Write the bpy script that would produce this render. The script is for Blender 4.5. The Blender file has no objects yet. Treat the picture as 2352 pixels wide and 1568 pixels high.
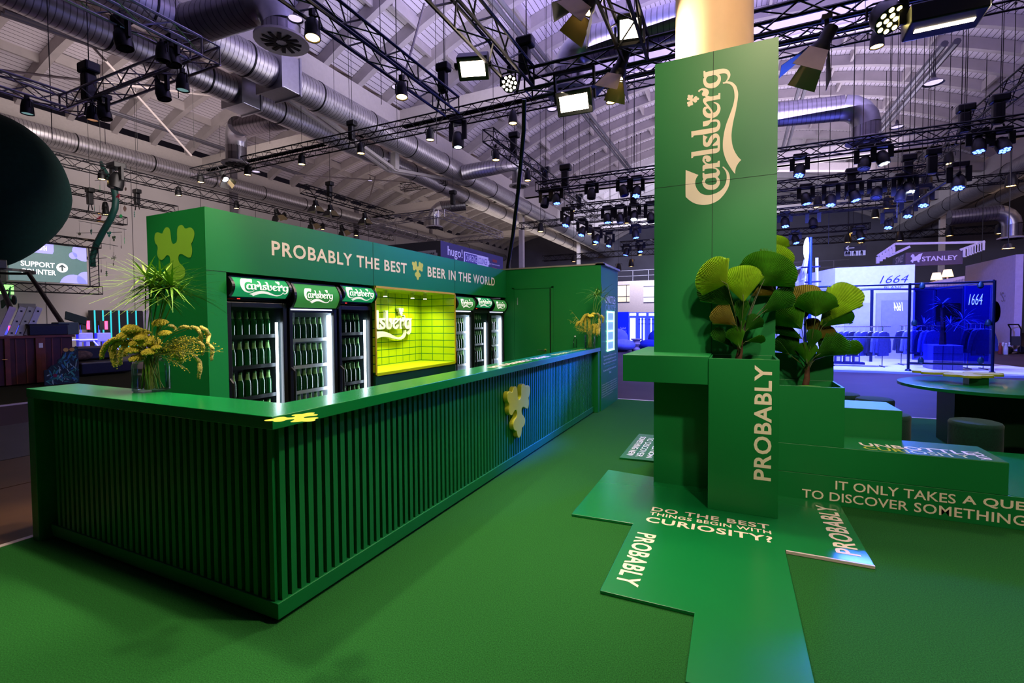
import bpy, bmesh, math, random
from mathutils import Vector, Matrix
random.seed(7)
R = math.radians
scene = bpy.context.scene
C = scene.collection

# ---------------------------------------------------------------- camera
F_PX, CX, CY, HC = 1089.259, 1176.0, 771.54, 1.565
RM = Matrix(((0.90607712, 0.42306095, -0.00660984), (0.00792333, -0.0325846, -0.99943757), (-0.42303839, 0.90551514, -0.03287621)))
EYE = Vector((0, 0, HC))
cam = bpy.data.cameras.new('camera')
cam_ob = bpy.data.objects.new('camera', cam)
C.objects.link(cam_ob)
cam.sensor_width = 36.0
cam.lens = F_PX / 2352 * 36.0
cam.shift_y = -(784 - CY) / 2352
cam.clip_start, cam.clip_end = 0.05, 300
mw = Matrix.Identity(4)
for i in range(3):
    mw[i][0], mw[i][1], mw[i][2] = RM[0][i], -RM[1][i], -RM[2][i]
mw.translation = EYE
cam_ob.matrix_world = mw
scene.camera = cam_ob

# ---------------------------------------------------------------- world, exposure, large lights
scene.view_settings.view_transform = 'Standard'
scene.view_settings.look = 'None'
scene.view_settings.gamma = 1
scene.view_settings.use_curve_mapping = False
scene.view_settings.exposure = 0.0
scene.cycles.use_denoising = True
scene.cycles.max_bounces = 6
scene.cycles.diffuse_bounces = 3
scene.cycles.glossy_bounces = 3
scene.cycles.transmission_bounces = 6
scene.cycles.transparent_max_bounces = 8
scene.cycles.sample_clamp_indirect = 4.0
scene.cycles.caustics_reflective = scene.cycles.caustics_refractive = False
world = bpy.data.worlds.new('hall air')
scene.world = world
world.use_nodes = True
world.node_tree.nodes['Background'].inputs[0].default_value = (0.34, 0.26, 0.42, 1)
world.node_tree.nodes['Background'].inputs[1].default_value = 0.018


def lamp(name, kind, loc, energy, color, target=None, size=0.3, spot=60, blend=0.5, size_y=None):
    d = bpy.data.lights.new(name, kind)
    d.energy, d.color = energy, color
    if kind == 'AREA':
        d.size = size
        if size_y:
            d.shape, d.size_y = 'RECTANGLE', size_y
    else:
        d.shadow_soft_size = size
    if kind == 'SPOT':
        d.spot_size, d.spot_blend = R(spot), blend
    o = bpy.data.objects.new(name, d)
    C.objects.link(o)
    o.location = loc
    if target is not None:
        o.rotation_euler = (Vector(target) - Vector(loc)).to_track_quat('-Z', 'Y').to_euler()
    return o


WARM, COOL, BLUE, PURP = (1, 0.80, 0.58), (0.85, 0.93, 1.0), (0.05, 0.12, 1.0), (0.42, 0.36, 1.0)
# the rig over the stand: warm washes from the trusses, blue washes from the neighbouring stand; added unseen fills among them
lamp('panel_wash_pole_truss', 'AREA', (-2.6, 4.9, 4.6), 36, WARM, (-2.3, 0.9, 0), 0.4)
lamp('panel_wash_pylon_truss', 'AREA', (-1.9, 6.3, 4.6), 95, WARM, (-3.4, 5.0, 0.9), 0.45)
lamp('panel_wash_short_truss', 'AREA', (-1.2, 4.9, 4.6), 140, WARM, (0.2, 2.0, 0), 0.35)
lamp('panel_wash_far', 'AREA', (2.6, 6.4, 4.6), 60, WARM, (1.6, 5.4, 0), 0.5)
lamp('spot_on_pylon_top', 'SPOT', (0.7, 1.0, 6.2), 1000, (1, .74, .48), (-0.15, 4.8, 4.3), 0.12, 44, 1.0)
lamp('spot_on_pylon', 'SPOT', (1.4, -1.5, 5.6), 560, (1, .9, .78), (-0.18, 4.6, 2.6), 0.15, 32, 1.0)
lamp('spot_over_bar_corner', 'SPOT', (-3.3, 2.0, 5.3), 720, WARM, (-3.3, 1.5, 0), 0.12, 95, 1.0)
lamp('fill_on_back_bar_end', 'SPOT', (-4.6, -1.2, 5.4), 520, WARM, (-4.05, 2.2, 1.85), 0.1, 26, 0.8)  # added front fill for the dark end of the back bar
lamp('spot_on_planters', 'SPOT', (2.6, -1.5, 5.6), 1050, WARM, (0.8, 4.4, 0.7), 0.2, 46, 0.9)
lamp('spot_on_counter', 'SPOT', (0.6, 2.8, 5.3), 750, WARM, (-2.2, 2.6, 0.3), 0.15, 50, 0.8)
lamp('spot_on_bouquet', 'SPOT', (-2.7, 2.6, 4.9), 600, WARM, (-3.9, 1.8, 1.3), 0.1, 36, 0.6)
lamp('blue_wash_stand', 'AREA', (4.2, 17.6, 4.9), 2400, (0.13, 0.16, 1.0), (4.2, 20.6, 0.0), 1.0).data.specular_factor = 0.3
lamp('blue_wash_floor', 'AREA', (3.0, 14.6, 5.2), 1300, BLUE, (3.0, 14.0, 0.0), 1.0).data.specular_factor = 0.0
lamp('blue_wash_bar', 'SPOT', (2.4, 14.0, 5.6), 80000, (0.0, 0.04, 1.0), (-2.05, 6.15, 0.98), 0.2, 8.5, 0.8)
lamp('blue_wash_bench', 'SPOT', (3.0, 15.0, 5.7), 2000, BLUE, (1.4, 5.6, 0.5), 0.3, 26, 0.7)
lamp('blue_wash_lounge', 'AREA', (-3.2, 21.0, 5.4), 400, (0.16, 0.2, 1.0), (-3.2, 25, 0.5), 1.0)
lamp('vault_fill', 'AREA', (1, 14, 8.7), 4300, (0.56, 0.47, 0.98), (1, 14, 14), 9, size_y=14)  # unseen upward lamp added to stand for fixture spill on the vault
lamp('vault_fill_blue', 'AREA', (-1, 12, 8.7), 700, BLUE, (-1, 11, 14), 4)  # added blue uplight, no fixture behind it
lamp('vault_fill_far', 'AREA', (2, 34, 8.7), 1900, (0.85, 0.75, 1.0), (0, 34, 14), 12, size_y=14)  # same added uplight for the distant part of the vault
lamp('bay_fill', 'AREA', (-22, 16, 8.6), 250, (1.0, 0.72, 0.80), (-22, 16, 13), 9, size_y=26)  # unseen lamp added to brighten the roof of the brown bay
lamp('wall_fill', 'AREA', (-20, 12, 7.5), 800, (1.0, 0.86, 0.82), (-30, 15, 4), 5, size_y=10)  # unseen fill added for the pale hall wall
lamp('bay_fill_far', 'AREA', (-20, 42, 8.6), 700, (1.0, 0.84, 0.76), (-20, 42, 14), 10, size_y=26)  # added fill so the hall behind the bar is not black
lamp('hall_fill_far', 'AREA', (-6, 40, 9.5), 2800, (0.75, 0.75, 1.0), (-4, 60, 5), 8, size_y=4)  # unseen lamp added to lift the far back wall
lamp('fill_on_palms', 'SPOT', (0.4, 1.6, 4.9), 420, WARM, (0.35, 4.5, 1.75), 0.12, 30, 0.7)  # added fill, brightens the palm leaves from the front
lamp('hall_fill_side', 'AREA', (20, 30, 8.6), 900, (1.0, 0.72, 0.62), (20, 32, 14), 8, size_y=20)  # weak warm fill added for the dark far side of the hall
lamp('aisle_fill', 'AREA', (12, 20, 7.0), 260, (0.8, 0.66, 0.9), (10, 27, 2), 4)  # unseen fill added near the tall pale wall
lamp('fill_on_end_wall', 'SPOT', (1.5, 6.6, 4.9), 330, (0.9, 1, .95), (-2.05, 8.6, 1.2), 0.15, 32, 0.8)  # added weak fill to turn the end wall greener
lamp('duct_fill', 'AREA', (-8, 15, 7.6), 420, (0.95, 0.88, 1.0), (-15, 17, 10.3), 3, size_y=10)  # unseen lamp added below the ducts to brighten their sides
lamp('floor_fill_bench', 'SPOT', (2.7, 2.3, 6.0), 650, WARM, (2.6, 2.1, 0), 0.3, 62, 1.0)  # added overhead fill for the carpet before the bench
lamp('floor_fill_corner', 'SPOT', (-2.6, 1.7, 6.0), 800, WARM, (-3.3, -0.2, 0), 0.3, 58, 1.0)  # added fill for the carpet before the bar corner
lamp('floor_fill_aisle', 'SPOT', (-1.4, 4.4, 5.2), 300, WARM, (-1.5, 4.0, 0), 0.3, 60, 1.0)  # added fill for the carpet along the counter front


# ---------------------------------------------------------------- view rays: where a pixel of the photo meets a plane of the place
def ray(x, y):
    return RM.transposed() @ Vector(((x - CX) / F_PX, (y - CY) / F_PX, 1.0))
def PZ(x, y, z):
    d = ray(x, y); return EYE + d * ((z - HC) / d.z)
def PX(x, y, X):
    d = ray(x, y); return EYE + d * (X / d.x)
def PY(x, y, Y):
    d = ray(x, y); return EYE + d * (Y / d.y)
def PD(x, y, D):
    return EYE + ray(x, y) * D


# ---------------------------------------------------------------- materials
MATS = {}
def lin(c):
    return tuple((v / 255 / 12.92) if v / 255 <= 0.04045 else ((v / 255 + 0.055) / 1.055) ** 2.4 for v in c)
def mat(name, rgb, rough=0.5, metal=0.0, emit=None, strength=0.0, noise=0.06, scale=8.0, bump=0.0, trans=0.0, alpha=1.0, spec=0.5, ior=1.45, coat=0.0, sheen=0.0):
    if name in MATS:
        return MATS[name]
    m = bpy.data.materials.new(name)
    m.use_nodes = True
    nt = m.node_tree
    b = nt.nodes['Principled BSDF']
    col = lin(rgb)
    b.inputs['Roughness'].default_value = rough
    b.inputs['Metallic'].default_value = metal
    b.inputs['Specular IOR Level'].default_value = spec
    b.inputs['IOR'].default_value = ior
    b.inputs['Transmission Weight'].default_value = trans
    b.inputs['Alpha'].default_value = alpha
    b.inputs['Coat Weight'].default_value = coat
    b.inputs['Sheen Weight'].default_value = sheen
    tc = nt.nodes.new('ShaderNodeTexCoord')
    n = nt.nodes.new('ShaderNodeTexNoise')
    n.inputs['Scale'].default_value = scale
    n.inputs['Detail'].default_value = 4
    nt.links.new(tc.outputs['Object'], n.inputs['Vector'])
    r = nt.nodes.new('ShaderNodeValToRGB')
    r.color_ramp.elements[0].position, r.color_ramp.elements[1].position = 0.3, 0.7
    r.color_ramp.elements[0].color = (*[v * (1 - noise) for v in col], 1)
    r.color_ramp.elements[1].color = (*[min(1, v * (1 + noise)) for v in col], 1)
    nt.links.new(n.outputs['Fac'], r.inputs['Fac'])
    nt.links.new(r.outputs['Color'], b.inputs['Base Color'])
    if bump:
        bp = nt.nodes.new('ShaderNodeBump')
        bp.inputs['Strength'].default_value = bump
        bp.inputs['Distance'].default_value = 0.01
        nt.links.new(n.outputs['Fac'], bp.inputs['Height'])
        nt.links.new(bp.outputs['Normal'], b.inputs['Normal'])
    if emit:
        b.inputs['Emission Color'].default_value = (*lin(emit), 1)
        b.inputs['Emission Strength'].default_value = strength
    MATS[name] = m
    return m
def stripes(m, axis, period, duty, dark, along='Object', soft=0.02):
    """thin darker grooves across an axis of the surface, as in profiled metal sheet or panel joints"""
    nt = m.node_tree
    b = nt.nodes['Principled BSDF']
    src = b.inputs['Base Color'].links[0].from_socket
    tc = nt.nodes.new('ShaderNodeTexCoord')
    sp = nt.nodes.new('ShaderNodeSeparateXYZ')
    nt.links.new(tc.outputs[along], sp.inputs[0])
    dv = nt.nodes.new('ShaderNodeMath'); dv.operation = 'DIVIDE'; dv.inputs[1].default_value = period
    nt.links.new(sp.outputs[axis], dv.inputs[0])
    fr = nt.nodes.new('ShaderNodeMath'); fr.operation = 'FRACT'
    nt.links.new(dv.outputs[0], fr.inputs[0])
    lt = nt.nodes.new('ShaderNodeMath'); lt.operation = 'LESS_THAN'; lt.inputs[1].default_value = duty
    nt.links.new(fr.outputs[0], lt.inputs[0])
    mx = nt.nodes.new('ShaderNodeMix'); mx.data_type = 'RGBA'
    nt.links.new(lt.outputs[0], mx.inputs[0])
    nt.links.new(src, mx.inputs[6])
    mx.inputs[7].default_value = (*lin(dark), 1)
    nt.links.new(mx.outputs[2], b.inputs['Base Color'])
    return m


# ---------------------------------------------------------------- mesh builder
WM = {}
class MB:
    def __init__(s):
        s.v, s.f = [], []
    def add(s, vs, fs):
        n = len(s.v)
        s.v += [Vector(p) for p in vs]
        s.f += [tuple(i + n for i in f) for f in fs]
        return s
    def box(s, x0, x1, y0, y1, z0, z1):
        return s.add([(x0, y0, z0), (x1, y0, z0), (x1, y1, z0), (x0, y1, z0), (x0, y0, z1), (x1, y0, z1), (x1, y1, z1), (x0, y1, z1)],
                     [(3, 2, 1, 0), (4, 5, 6, 7), (0, 1, 5, 4), (1, 2, 6, 5), (2, 3, 7, 6), (3, 0, 4, 7)])
    def bar(s, p0, p1, w, h=None, up=(0, 0, 1)):
        p0, p1 = Vector(p0), Vector(p1)
        d = (p1 - p0).normalized()
        u = Vector(up)
        if abs(d.dot(u)) > 0.99:
            u = Vector((1, 0, 0))
        a = d.cross(u).normalized(); b = a.cross(d)
        h = h or w
        a, b = a * w / 2, b * h / 2
        vs = [p + q for p in (p0, p1) for q in (-a - b, a - b, a + b, -a + b)]
        return s.add(vs, [(3, 2, 1, 0), (4, 5, 6, 7), (0, 1, 5, 4), (1, 2, 6, 5), (2, 3, 7, 6), (3, 0, 4, 7)])
    def tube(s, pts, r, n=8, caps=True):
        pts = [Vector(p) for p in pts]
        rr = r if isinstance(r, (list, tuple)) else [r] * len(pts)
        vs, fs = [], []
        a = None
        for i, p in enumerate(pts):
            d = (pts[min(i + 1, len(pts) - 1)] - pts[max(i - 1, 0)]).normalized()
            if a is None:
                a = d.cross(Vector((0, 0, 1)) if abs(d.z) < 0.95 else Vector((1, 0, 0))).normalized()
            else:
                a = (a - d * a.dot(d)).normalized()
            b = d.cross(a)
            for k in range(n):
                t = 2 * math.pi * k / n
                vs.append(p + (a * math.cos(t) + b * math.sin(t)) * rr[i])
        for i in range(len(pts) - 1):
            for k in range(n):
                k2 = (k + 1) % n
                fs.append((i * n + k, i * n + k2, (i + 1) * n + k2, (i + 1) * n + k))
        if caps:
            fs.append(tuple(range(n - 1, -1, -1)))
            fs.append(tuple((len(pts) - 1) * n + k for k in range(n)))
        return s.add(vs, fs)
    def lathe(s, prof, n=16, c=(0, 0, 0), axis=None, caps=True):
        c = Vector(c)
        q = Vector(axis).to_track_quat('Z', 'Y').to_matrix() if axis is not None else Matrix.Identity(3)
        vs, fs = [], []
        for r, z in prof:
            for k in range(n):
                t = 2 * math.pi * k / n
                vs.append(c + q @ Vector((r * math.cos(t), r * math.sin(t), z)))
        for i in range(len(prof) - 1):
            for k in range(n):
                k2 = (k + 1) % n
                fs.append((i * n + k, i * n + k2, (i + 1) * n + k2, (i + 1) * n + k))
        if caps:
            if prof[0][0] > 1e-5: fs.append(tuple(range(n - 1, -1, -1)))
            if prof[-1][0] > 1e-5: fs.append(tuple((len(prof) - 1) * n + k for k in range(n)))
        return s.add(vs, fs)
    def prism(s, poly, O, ux, uy, t):
        """a flat outline (2D points) standing on the plane O + ux*a + uy*b, t thick along ux x uy"""
        O, ux, uy = Vector(O), Vector(ux), Vector(uy)
        nn = ux.cross(uy).normalized() * t
        n = len(poly)
        vs = [O + ux * a + uy * b for a, b in poly]
        vs += [p + nn for p in vs]
        fs = [tuple(range(n, 2 * n)), tuple(range(n - 1, -1, -1))]
        fs += [(i, (i + 1) % n, n + (i + 1) % n, n + i) for i in range(n)]
        return s.add(vs, fs)
    def ball(s, c, r, nu=8, nv=6, sc=(1, 1, 1)):
        c = Vector(c)
        vs = [c + Vector((0, 0, -r * sc[2]))]
        for j in range(1, nv):
            t = math.pi * j / nv - math.pi / 2
            for k in range(nu):
                p = 2 * math.pi * k / nu
                vs.append(c + Vector((r * sc[0] * math.cos(t) * math.cos(p), r * sc[1] * math.cos(t) * math.sin(p), r * sc[2] * math.sin(t))))
        vs.append(c + Vector((0, 0, r * sc[2])))
        fs = [(0, 1 + (k + 1) % nu, 1 + k) for k in range(nu)]
        for j in range(nv - 2):
            for k in range(nu):
                a, b = 1 + j * nu + k, 1 + j * nu + (k + 1) % nu
                fs.append((a, b, b + nu, a + nu))
        L = len(vs) - 1
        fs += [(L, 1 + (nv - 2) * nu + k, 1 + (nv - 2) * nu + (k + 1) % nu) for k in range(nu)]
        return s.add(vs, fs)
    def build(s, name, m, parent=None, smooth=False, bevel=0.0, seg=2):
        inv = WM[parent.name].inverted() if parent is not None else None
        vs = [inv @ p for p in s.v] if inv is not None else s.v
        me = bpy.data.meshes.new(name)
        me.from_pydata([tuple(p) for p in vs], [], s.f)
        me.materials.append(m)
        if smooth:
            me.polygons.foreach_set('use_smooth', [True] * len(me.polygons))
            if smooth != 2:
                me.set_sharp_from_angle(angle=R(40))
        me.update()
        o = bpy.data.objects.new(name, me)
        C.objects.link(o)
        if parent is not None:
            o.parent = parent
            WM[o.name] = WM[parent.name]
        else:
            WM[o.name] = Matrix.Identity(4)
        if bevel:
            bv = o.modifiers.new('edge', 'BEVEL'); bv.width = bevel; bv.segments = seg; bv.limit_method = 'ANGLE'
        return o
def tag(o, label, cat, group=None, kind=None):
    if label: o['label'] = label
    if cat: o['category'] = cat
    if group: o['group'] = group
    if kind: o['kind'] = kind
    return o
def thing(name, label, cat, loc=(0, 0, 0), rz=0.0, group=None):
    o = bpy.data.objects.new(name, None)
    o.empty_display_size = 0.1
    C.objects.link(o)
    o.location = loc
    o.rotation_euler = (0, 0, rz)
    WM[o.name] = Matrix.Translation(Vector(loc)) @ Matrix.Rotation(rz, 4, 'Z')
    return tag(o, label, cat, group)
def struct(mb, name, m, **k):
    o = mb.build(name, m, **k); o['kind'] = 'structure'; return o
KIDS = {}
def copy_tree(o, parent=None):
    c = o.copy(); C.objects.link(c)
    if parent is not None: c.parent = parent
    for ch in o.children: copy_tree(ch, c)
    return c


# ---------------------------------------------------------------- lettering and marks
def smooth2d(P, n=4):
    N = len(P); out = []
    def ang(i):
        a, b, c = Vector(P[i - 1]), Vector(P[i]), Vector(P[(i + 1) % N])
        u, v = b - a, c - b
        return u.angle(v) if u.length > 1e-6 and v.length > 1e-6 else 0
    cor = [ang(i) > R(55) for i in range(N)]
    for i in range(N):
        p0, p1, p2, p3 = (Vector(P[(i + k) % N]) for k in (-1, 0, 1, 2))
        t1 = (p2 - p1) if cor[i] else (p2 - p0) / 2
        t2 = (p2 - p1) if cor[(i + 1) % N] else (p3 - p1) / 2
        L = (p2 - p1).length
        for t in (t1, t2):
            if t.length > 1.2 * L: t *= 1.2 * L / t.length
        for k in range(n):
            s = k / n
            out.append((2 * s**3 - 3 * s**2 + 1) * p1 + (s**3 - 2 * s**2 + s) * t1 + (-2 * s**3 + 3 * s**2) * p2 + (s**3 - s**2) * t2)
    return out
def eval_mesh(cu):
    o = bpy.data.objects.new('tmp', cu)
    C.objects.link(o)
    dg = bpy.context.evaluated_depsgraph_get()
    me = bpy.data.meshes.new_from_object(o.evaluated_get(dg))
    bpy.data.objects.remove(o); bpy.data.curves.remove(cu)
    return [Vector(v.co) for v in me.vertices], [tuple(p.vertices) for p in me.polygons]
GL = {}
def glyphs(s, bold=0.0, space=1.0, shear=0.0, lead=1.0):
    k = (s, bold, space, shear, lead)
    if k not in GL:
        cu = bpy.data.curves.new('t', 'FONT')
        cu.body, cu.size, cu.offset, cu.space_character, cu.shear, cu.space_line = s, 1.0, min(bold, 0.022), space, shear, lead
        cu.align_x = 'CENTER' if '\n' in s else 'LEFT'
        cu.resolution_u = 3
        cu.fill_mode = 'FRONT'
        v, f = eval_mesh(cu)
        x0, x1 = min(p.x for p in v), max(p.x for p in v)
        y0, y1 = min(p.y for p in v), max(p.y for p in v)
        GL[k] = ([((p.x - x0) / (x1 - x0), (p.y - y0) / (y1 - y0)) for p in v], f, (x1 - x0) / (y1 - y0))
    return GL[k]
def put(name, flat, m, parent, O, ux, uy, w, h, lift=0.0015, bend=None):
    pts, fs, _ = flat
    O, ux, uy = Vector(O), Vector(ux).normalized(), Vector(uy).normalized()
    n = ux.cross(uy)
    mb = MB()
    mb.add([O + ux * (a * w) + uy * (b * h) + n * (lift + (bend(b) if bend else 0)) for a, b in pts], fs)
    return mb.build(name, m, parent)
def letters(s, m, parent, O, ux, uy, w=None, h=None, bold=0.03, name='lettering', space=1.0, shear=0.0, lift=0.0015, lead=1.0):
    g = glyphs(s, bold, space, shear, lead)
    if w is None: w = h * g[2]
    if h is None: h = w / g[2]
    return put(name, g, m, parent, O, ux, uy, w, h, lift)
def outline_mesh(loops, W, H, thick=0.0):
    cu = bpy.data.curves.new('o', 'CURVE'); cu.dimensions = '2D'; cu.fill_mode = 'BOTH' if thick else 'FRONT'
    cu.extrude = thick
    for L in loops:
        P = smooth2d([(L[i], L[i + 1]) for i in range(0, len(L), 2)])
        sp = cu.splines.new('POLY'); sp.points.add(len(P) - 1)
        for q, p in zip(sp.points, P): q.co = (p.x, p.y, 0, 1)
        sp.use_cyclic_u = True
    return eval_mesh(cu)
LOGO=[[1000,262,999,249,988,247,990,197,989,144,986,121,975,99,958,84,936,77,915,80,897,91,889,97,882,76,868,57,846,40,822,31,787,24,747,26,708,32,657,40,607,51,556,60,509,65,484,66,443,63,401,55,362,40,327,21,301,0,282,17,256,32,228,38,205,39,225,54,267,78,306,97,345,111,387,121,428,124,473,122,529,114,580,101,625,85,675,67,720,54,759,48,792,49,825,55,852,68,869,87,876,105,877,126,887,128,889,111,903,100,920,95,940,100,949,112,953,129,954,155,937,143,908,141,885,149,868,164,860,185,862,213,874,239,896,256,922,263,943,262,953,255,959,260],
[930,243,944,239,953,229,954,204,953,183,942,168,927,162,910,167,900,181,898,204,901,223,912,237],
[856,298,865,295,872,281,874,264,866,242,851,227,833,222,820,227,813,234,802,211,801,180,803,158,815,157,815,144,769,144,770,196,769,232,767,241,759,239,742,226,718,211,696,199,678,194,680,180,694,166,713,164,735,170,751,191,755,186,750,172,734,153,711,143,693,142,670,149,650,164,643,179,639,198,627,201,627,179,621,160,606,147,583,142,559,145,540,156,532,179,530,217,529,271,532,323,529,330,521,331,520,344,567,345,567,303,567,240,567,187,571,169,584,162,601,163,609,172,611,191,610,208,600,216,590,229,588,244,589,263,626,263,627,241,627,216,640,209,649,233,664,251,687,263,712,265,729,257,735,238,753,253,774,263,790,263,799,256,802,242,813,252,816,265,827,271,841,269,852,261,860,271,858,283,849,290],
[706,244,714,241,718,232,710,222,694,212,677,207,679,222,688,235],
[846,362,839,352,841,338,831,332,820,336,814,338,810,332,821,324,826,314,820,305,811,302,809,293,801,290,793,294,793,305,782,306,777,316,782,326,792,334,788,338,780,335,767,333,762,338,762,352,756,357,758,367,766,373,774,372,784,377,792,376,795,364,796,354,802,355,805,368,813,377,821,376,827,371,837,373,845,369],
[525,262,506,229,491,241,476,243,465,238,466,230,483,221,506,209,519,192,522,173,514,158,496,148,477,145,403,144,386,151,377,170,377,216,376,270,376,322,374,330,365,332,364,344,410,344,411,302,411,239,412,185,411,166,414,159,432,159,433,196,441,197,456,178,470,165,484,164,492,173,487,184,470,194,450,205,437,216,432,232,438,249,452,259,476,262],
[343,264,359,261,369,249,369,231,360,214,344,205,328,207,320,218,321,231,331,241,339,239,344,238,346,245,341,250,325,245,311,233,304,216,304,185,305,160,317,157,317,144,271,144,271,181,262,161,243,146,224,143,207,150,199,159,186,148,163,142,140,145,119,159,108,180,108,207,118,234,137,253,160,263,181,265,197,256,205,262,243,263,242,251,231,249,231,215,231,180,233,167,242,164,255,169,264,186,269,210,269,239,266,249,255,251,255,263,293,263,300,254,303,243,319,256,332,264],
[174,245,186,242,196,232,197,207,197,180,188,169,174,164,156,166,145,180,144,203,150,226,161,240],
[281,384,231,292,213,305,191,313,162,314,136,306,111,292,90,273,76,245,71,214,75,183,86,153,105,126,132,107,163,98,191,96,221,100,247,112,267,127,271,120,249,101,223,84,189,75,148,76,112,85,78,103,48,126,22,156,6,194,0,237,5,276,19,316,44,352,65,372,79,383]]
LEAF=[517,722,589,740,617,795,618,871,634,954,676,991,740,1000,793,976,825,942,880,935,935,943,1002,929,1053,887,1064,828,1033,753,976,691,997,609,985,532,951,489,896,487,830,509,744,545,670,549,638,512,637,461,668,413,742,366,795,313,800,251,771,196,696,169,649,153,632,97,600,36,547,1,496,0,446,32,416,93,387,158,338,172,279,209,251,268,256,325,302,373,391,414,416,468,403,528,363,555,314,552,255,513,187,489,121,509,75,553,63,619,83,680,68,730,23,770,0,837,16,906,62,939,128,934,175,916,223,909,252,946,301,988,360,997,415,973,443,920,454,835,467,767,497,729]
def flat_of(loops, W, H):
    v, f = outline_mesh(loops, W, H)
    return ([(p.x / W, p.y / H) for p in v], f, W / H)
LOGO_F = flat_of(LOGO, 1000.0, 384.0)
LEAF_F = flat_of([LEAF], 1064.0, 1000.0)
LEAF_P = [(p.x / 1064.0, p.y / 1000.0) for p in smooth2d([(LEAF[i], LEAF[i + 1]) for i in range(0, len(LEAF), 2)])]
def logo(m, parent, O, ux, uy, w, lift=0.0015, name='wordmark', bend=None, h=None):
    return put(name, LOGO_F, m, parent, O, ux, uy, w, h or w * 0.384, lift, bend)
def roofz(x):
    x0, x1, zs, rise = next(b for b in BAYS if b[0] <= max(-29.9, min(29.9, x)) <= b[1])
    h = (x1 - x0) / 2; rad = (h * h + rise * rise) / (2 * rise)
    return zs + 0.55 + rise - rad + math.sqrt(max(0, rad * rad - (x - (x0 + x1) / 2) ** 2))
X_, Y_, Z_ = Vector((1, 0, 0)), Vector((0, 1, 0)), Vector((0, 0, 1))

# ---------------------------------------------------------------- palette
M_green = mat('green_paint', (8, 114, 50), 0.42, noise=0.03, scale=3)
M_top = mat('green_laminate', (10, 118, 54), 0.22, noise=0.02, scale=3, spec=0.6)
M_plate = mat('green_floor_board', (8, 116, 52), 0.25, noise=0.02, scale=3, spec=0.6)
M_dgreen = mat('dark_green_paint', (8, 60, 32), 0.5, noise=0.04)
M_lime = mat('lime_vinyl', (190, 200, 40), 0.45, noise=0.02)
M_leafy = mat('lime_board', (186, 190, 48), 0.45, noise=0.02)
M_cream = mat('cream_vinyl', (236, 220, 196), 0.5, noise=0.01)
M_white = mat('white_vinyl', (235, 235, 235), 0.5, noise=0.01)
M_black = mat('black_metal', (16, 16, 18), 0.45, 0.3, noise=0.1)
M_bplastic = mat('black_plastic', (14, 14, 16), 0.38, noise=0.08)
M_alu = mat('brushed_aluminium', (190, 190, 195), 0.32, 0.9, noise=0.05)
M_chrome = mat('chrome', (210, 210, 215), 0.15, 1.0, noise=0.02)
M_galv = mat('galvanised_sheet', (190, 186, 188), 0.38, 0.8, noise=0.12, scale=5)
M_steelw = mat('white_painted_steel', (196, 188, 184), 0.5, noise=0.04)
M_glass = mat('clear_glass', (240, 250, 248), 0.02, trans=1.0, ior=1.45, noise=0)

# ================================================================ THE HALL
M_floor = mat('hall_floor', (58, 44, 48), 0.6, noise=0.25, scale=0.8, bump=0.05, spec=0.25)
M_carpet = mat('green_carpet', (32, 90, 36), 0.95, noise=0.4, scale=160, bump=0.4, spec=0.1)
M_carpet2 = mat('brown_green_carpet', (44, 46, 22), 0.95, noise=0.3, scale=40, bump=0.4, spec=0.1)
M_wall = mat('hall_wall_panel', (188, 180, 178), 0.7, noise=0.05, scale=0.6)
M_deck = stripes(mat('roof_deck', (214, 206, 214), 0.6, noise=0.05, scale=0.4), 0, 0.21, 0.11, (70, 62, 70))
M_rib = mat('roof_rib', (176, 168, 168), 0.6, noise=0.08, scale=2)
M_dark = mat('hall_dark', (30, 28, 34), 0.8, noise=0.1)
M_strip = mat('edge_strip', (200, 186, 180), 0.35, noise=0.05)

struct(MB().box(-31, 31, -7, 66, -0.2, -0.012), 'floor', M_floor)
struct(MB().box(-4.64, 9, -6.5, 9.34, -0.011, 0.0), 'floor_carpet', M_carpet)
struct(MB().box(-30, -12.72, 3.0, 9.2, -0.011, 0.0), 'floor_carpet', M_carpet2)
struct(MB().box(-4.69, -4.64, -6.5, 9.4, -0.011, 0.004).box(-4.69, 9, 9.34, 9.40, -0.011, 0.004), 'trim_1', M_strip)
struct(MB().box(-12.72, -12.62, 3.0, 9.3, -0.011, 0.012), 'trim_2', M_strip)
fp = mat('floor_panel_brown', (66, 44, 26), 0.45, noise=0.3, scale=2)
fq = mat('floor_panel_grey', (52, 50, 54), 0.5, noise=0.2, scale=2)
struct(MB().box(-6.3, -4.72, -4, 2.4, -0.0115, -0.006), 'floor_panel', fp)
struct(MB().box(-7.6, -6.33, -4, 3.0, -0.0115, -0.007), 'floor_panel', fp)
struct(MB().box(-10.2, -7.63, -4, 4.2, -0.0115, -0.006), 'floor_panel', fq)

# walls
wl = MB().box(-30.4, -30, -7, 66, 0, 11.5)
struct(wl, 'wall_left', stripes(M_wall, 1, 3.74, 0.012, (110, 104, 104)))
cp = MB()
for y in (9.6, 20.8, 32.0, 43.2): cp.box(-30, -29.72, y - 0.2, y + 0.2, 0, 11.5)
struct(cp, 'trim_3', mat('wall_post', (110, 104, 112), 0.6))
struct(MB().box(30, 30.4, -7, 66, 0, 11.5), 'wall_right', mat('wall_brown', (92, 70, 62), 0.8, noise=0.2, scale=0.7))
struct(MB().box(-31, 31, 64, 64.4, 0, 17), 'wall_back', mat('wall_far', (104, 102, 116), 0.8, noise=0.2, scale=0.3))
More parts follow.
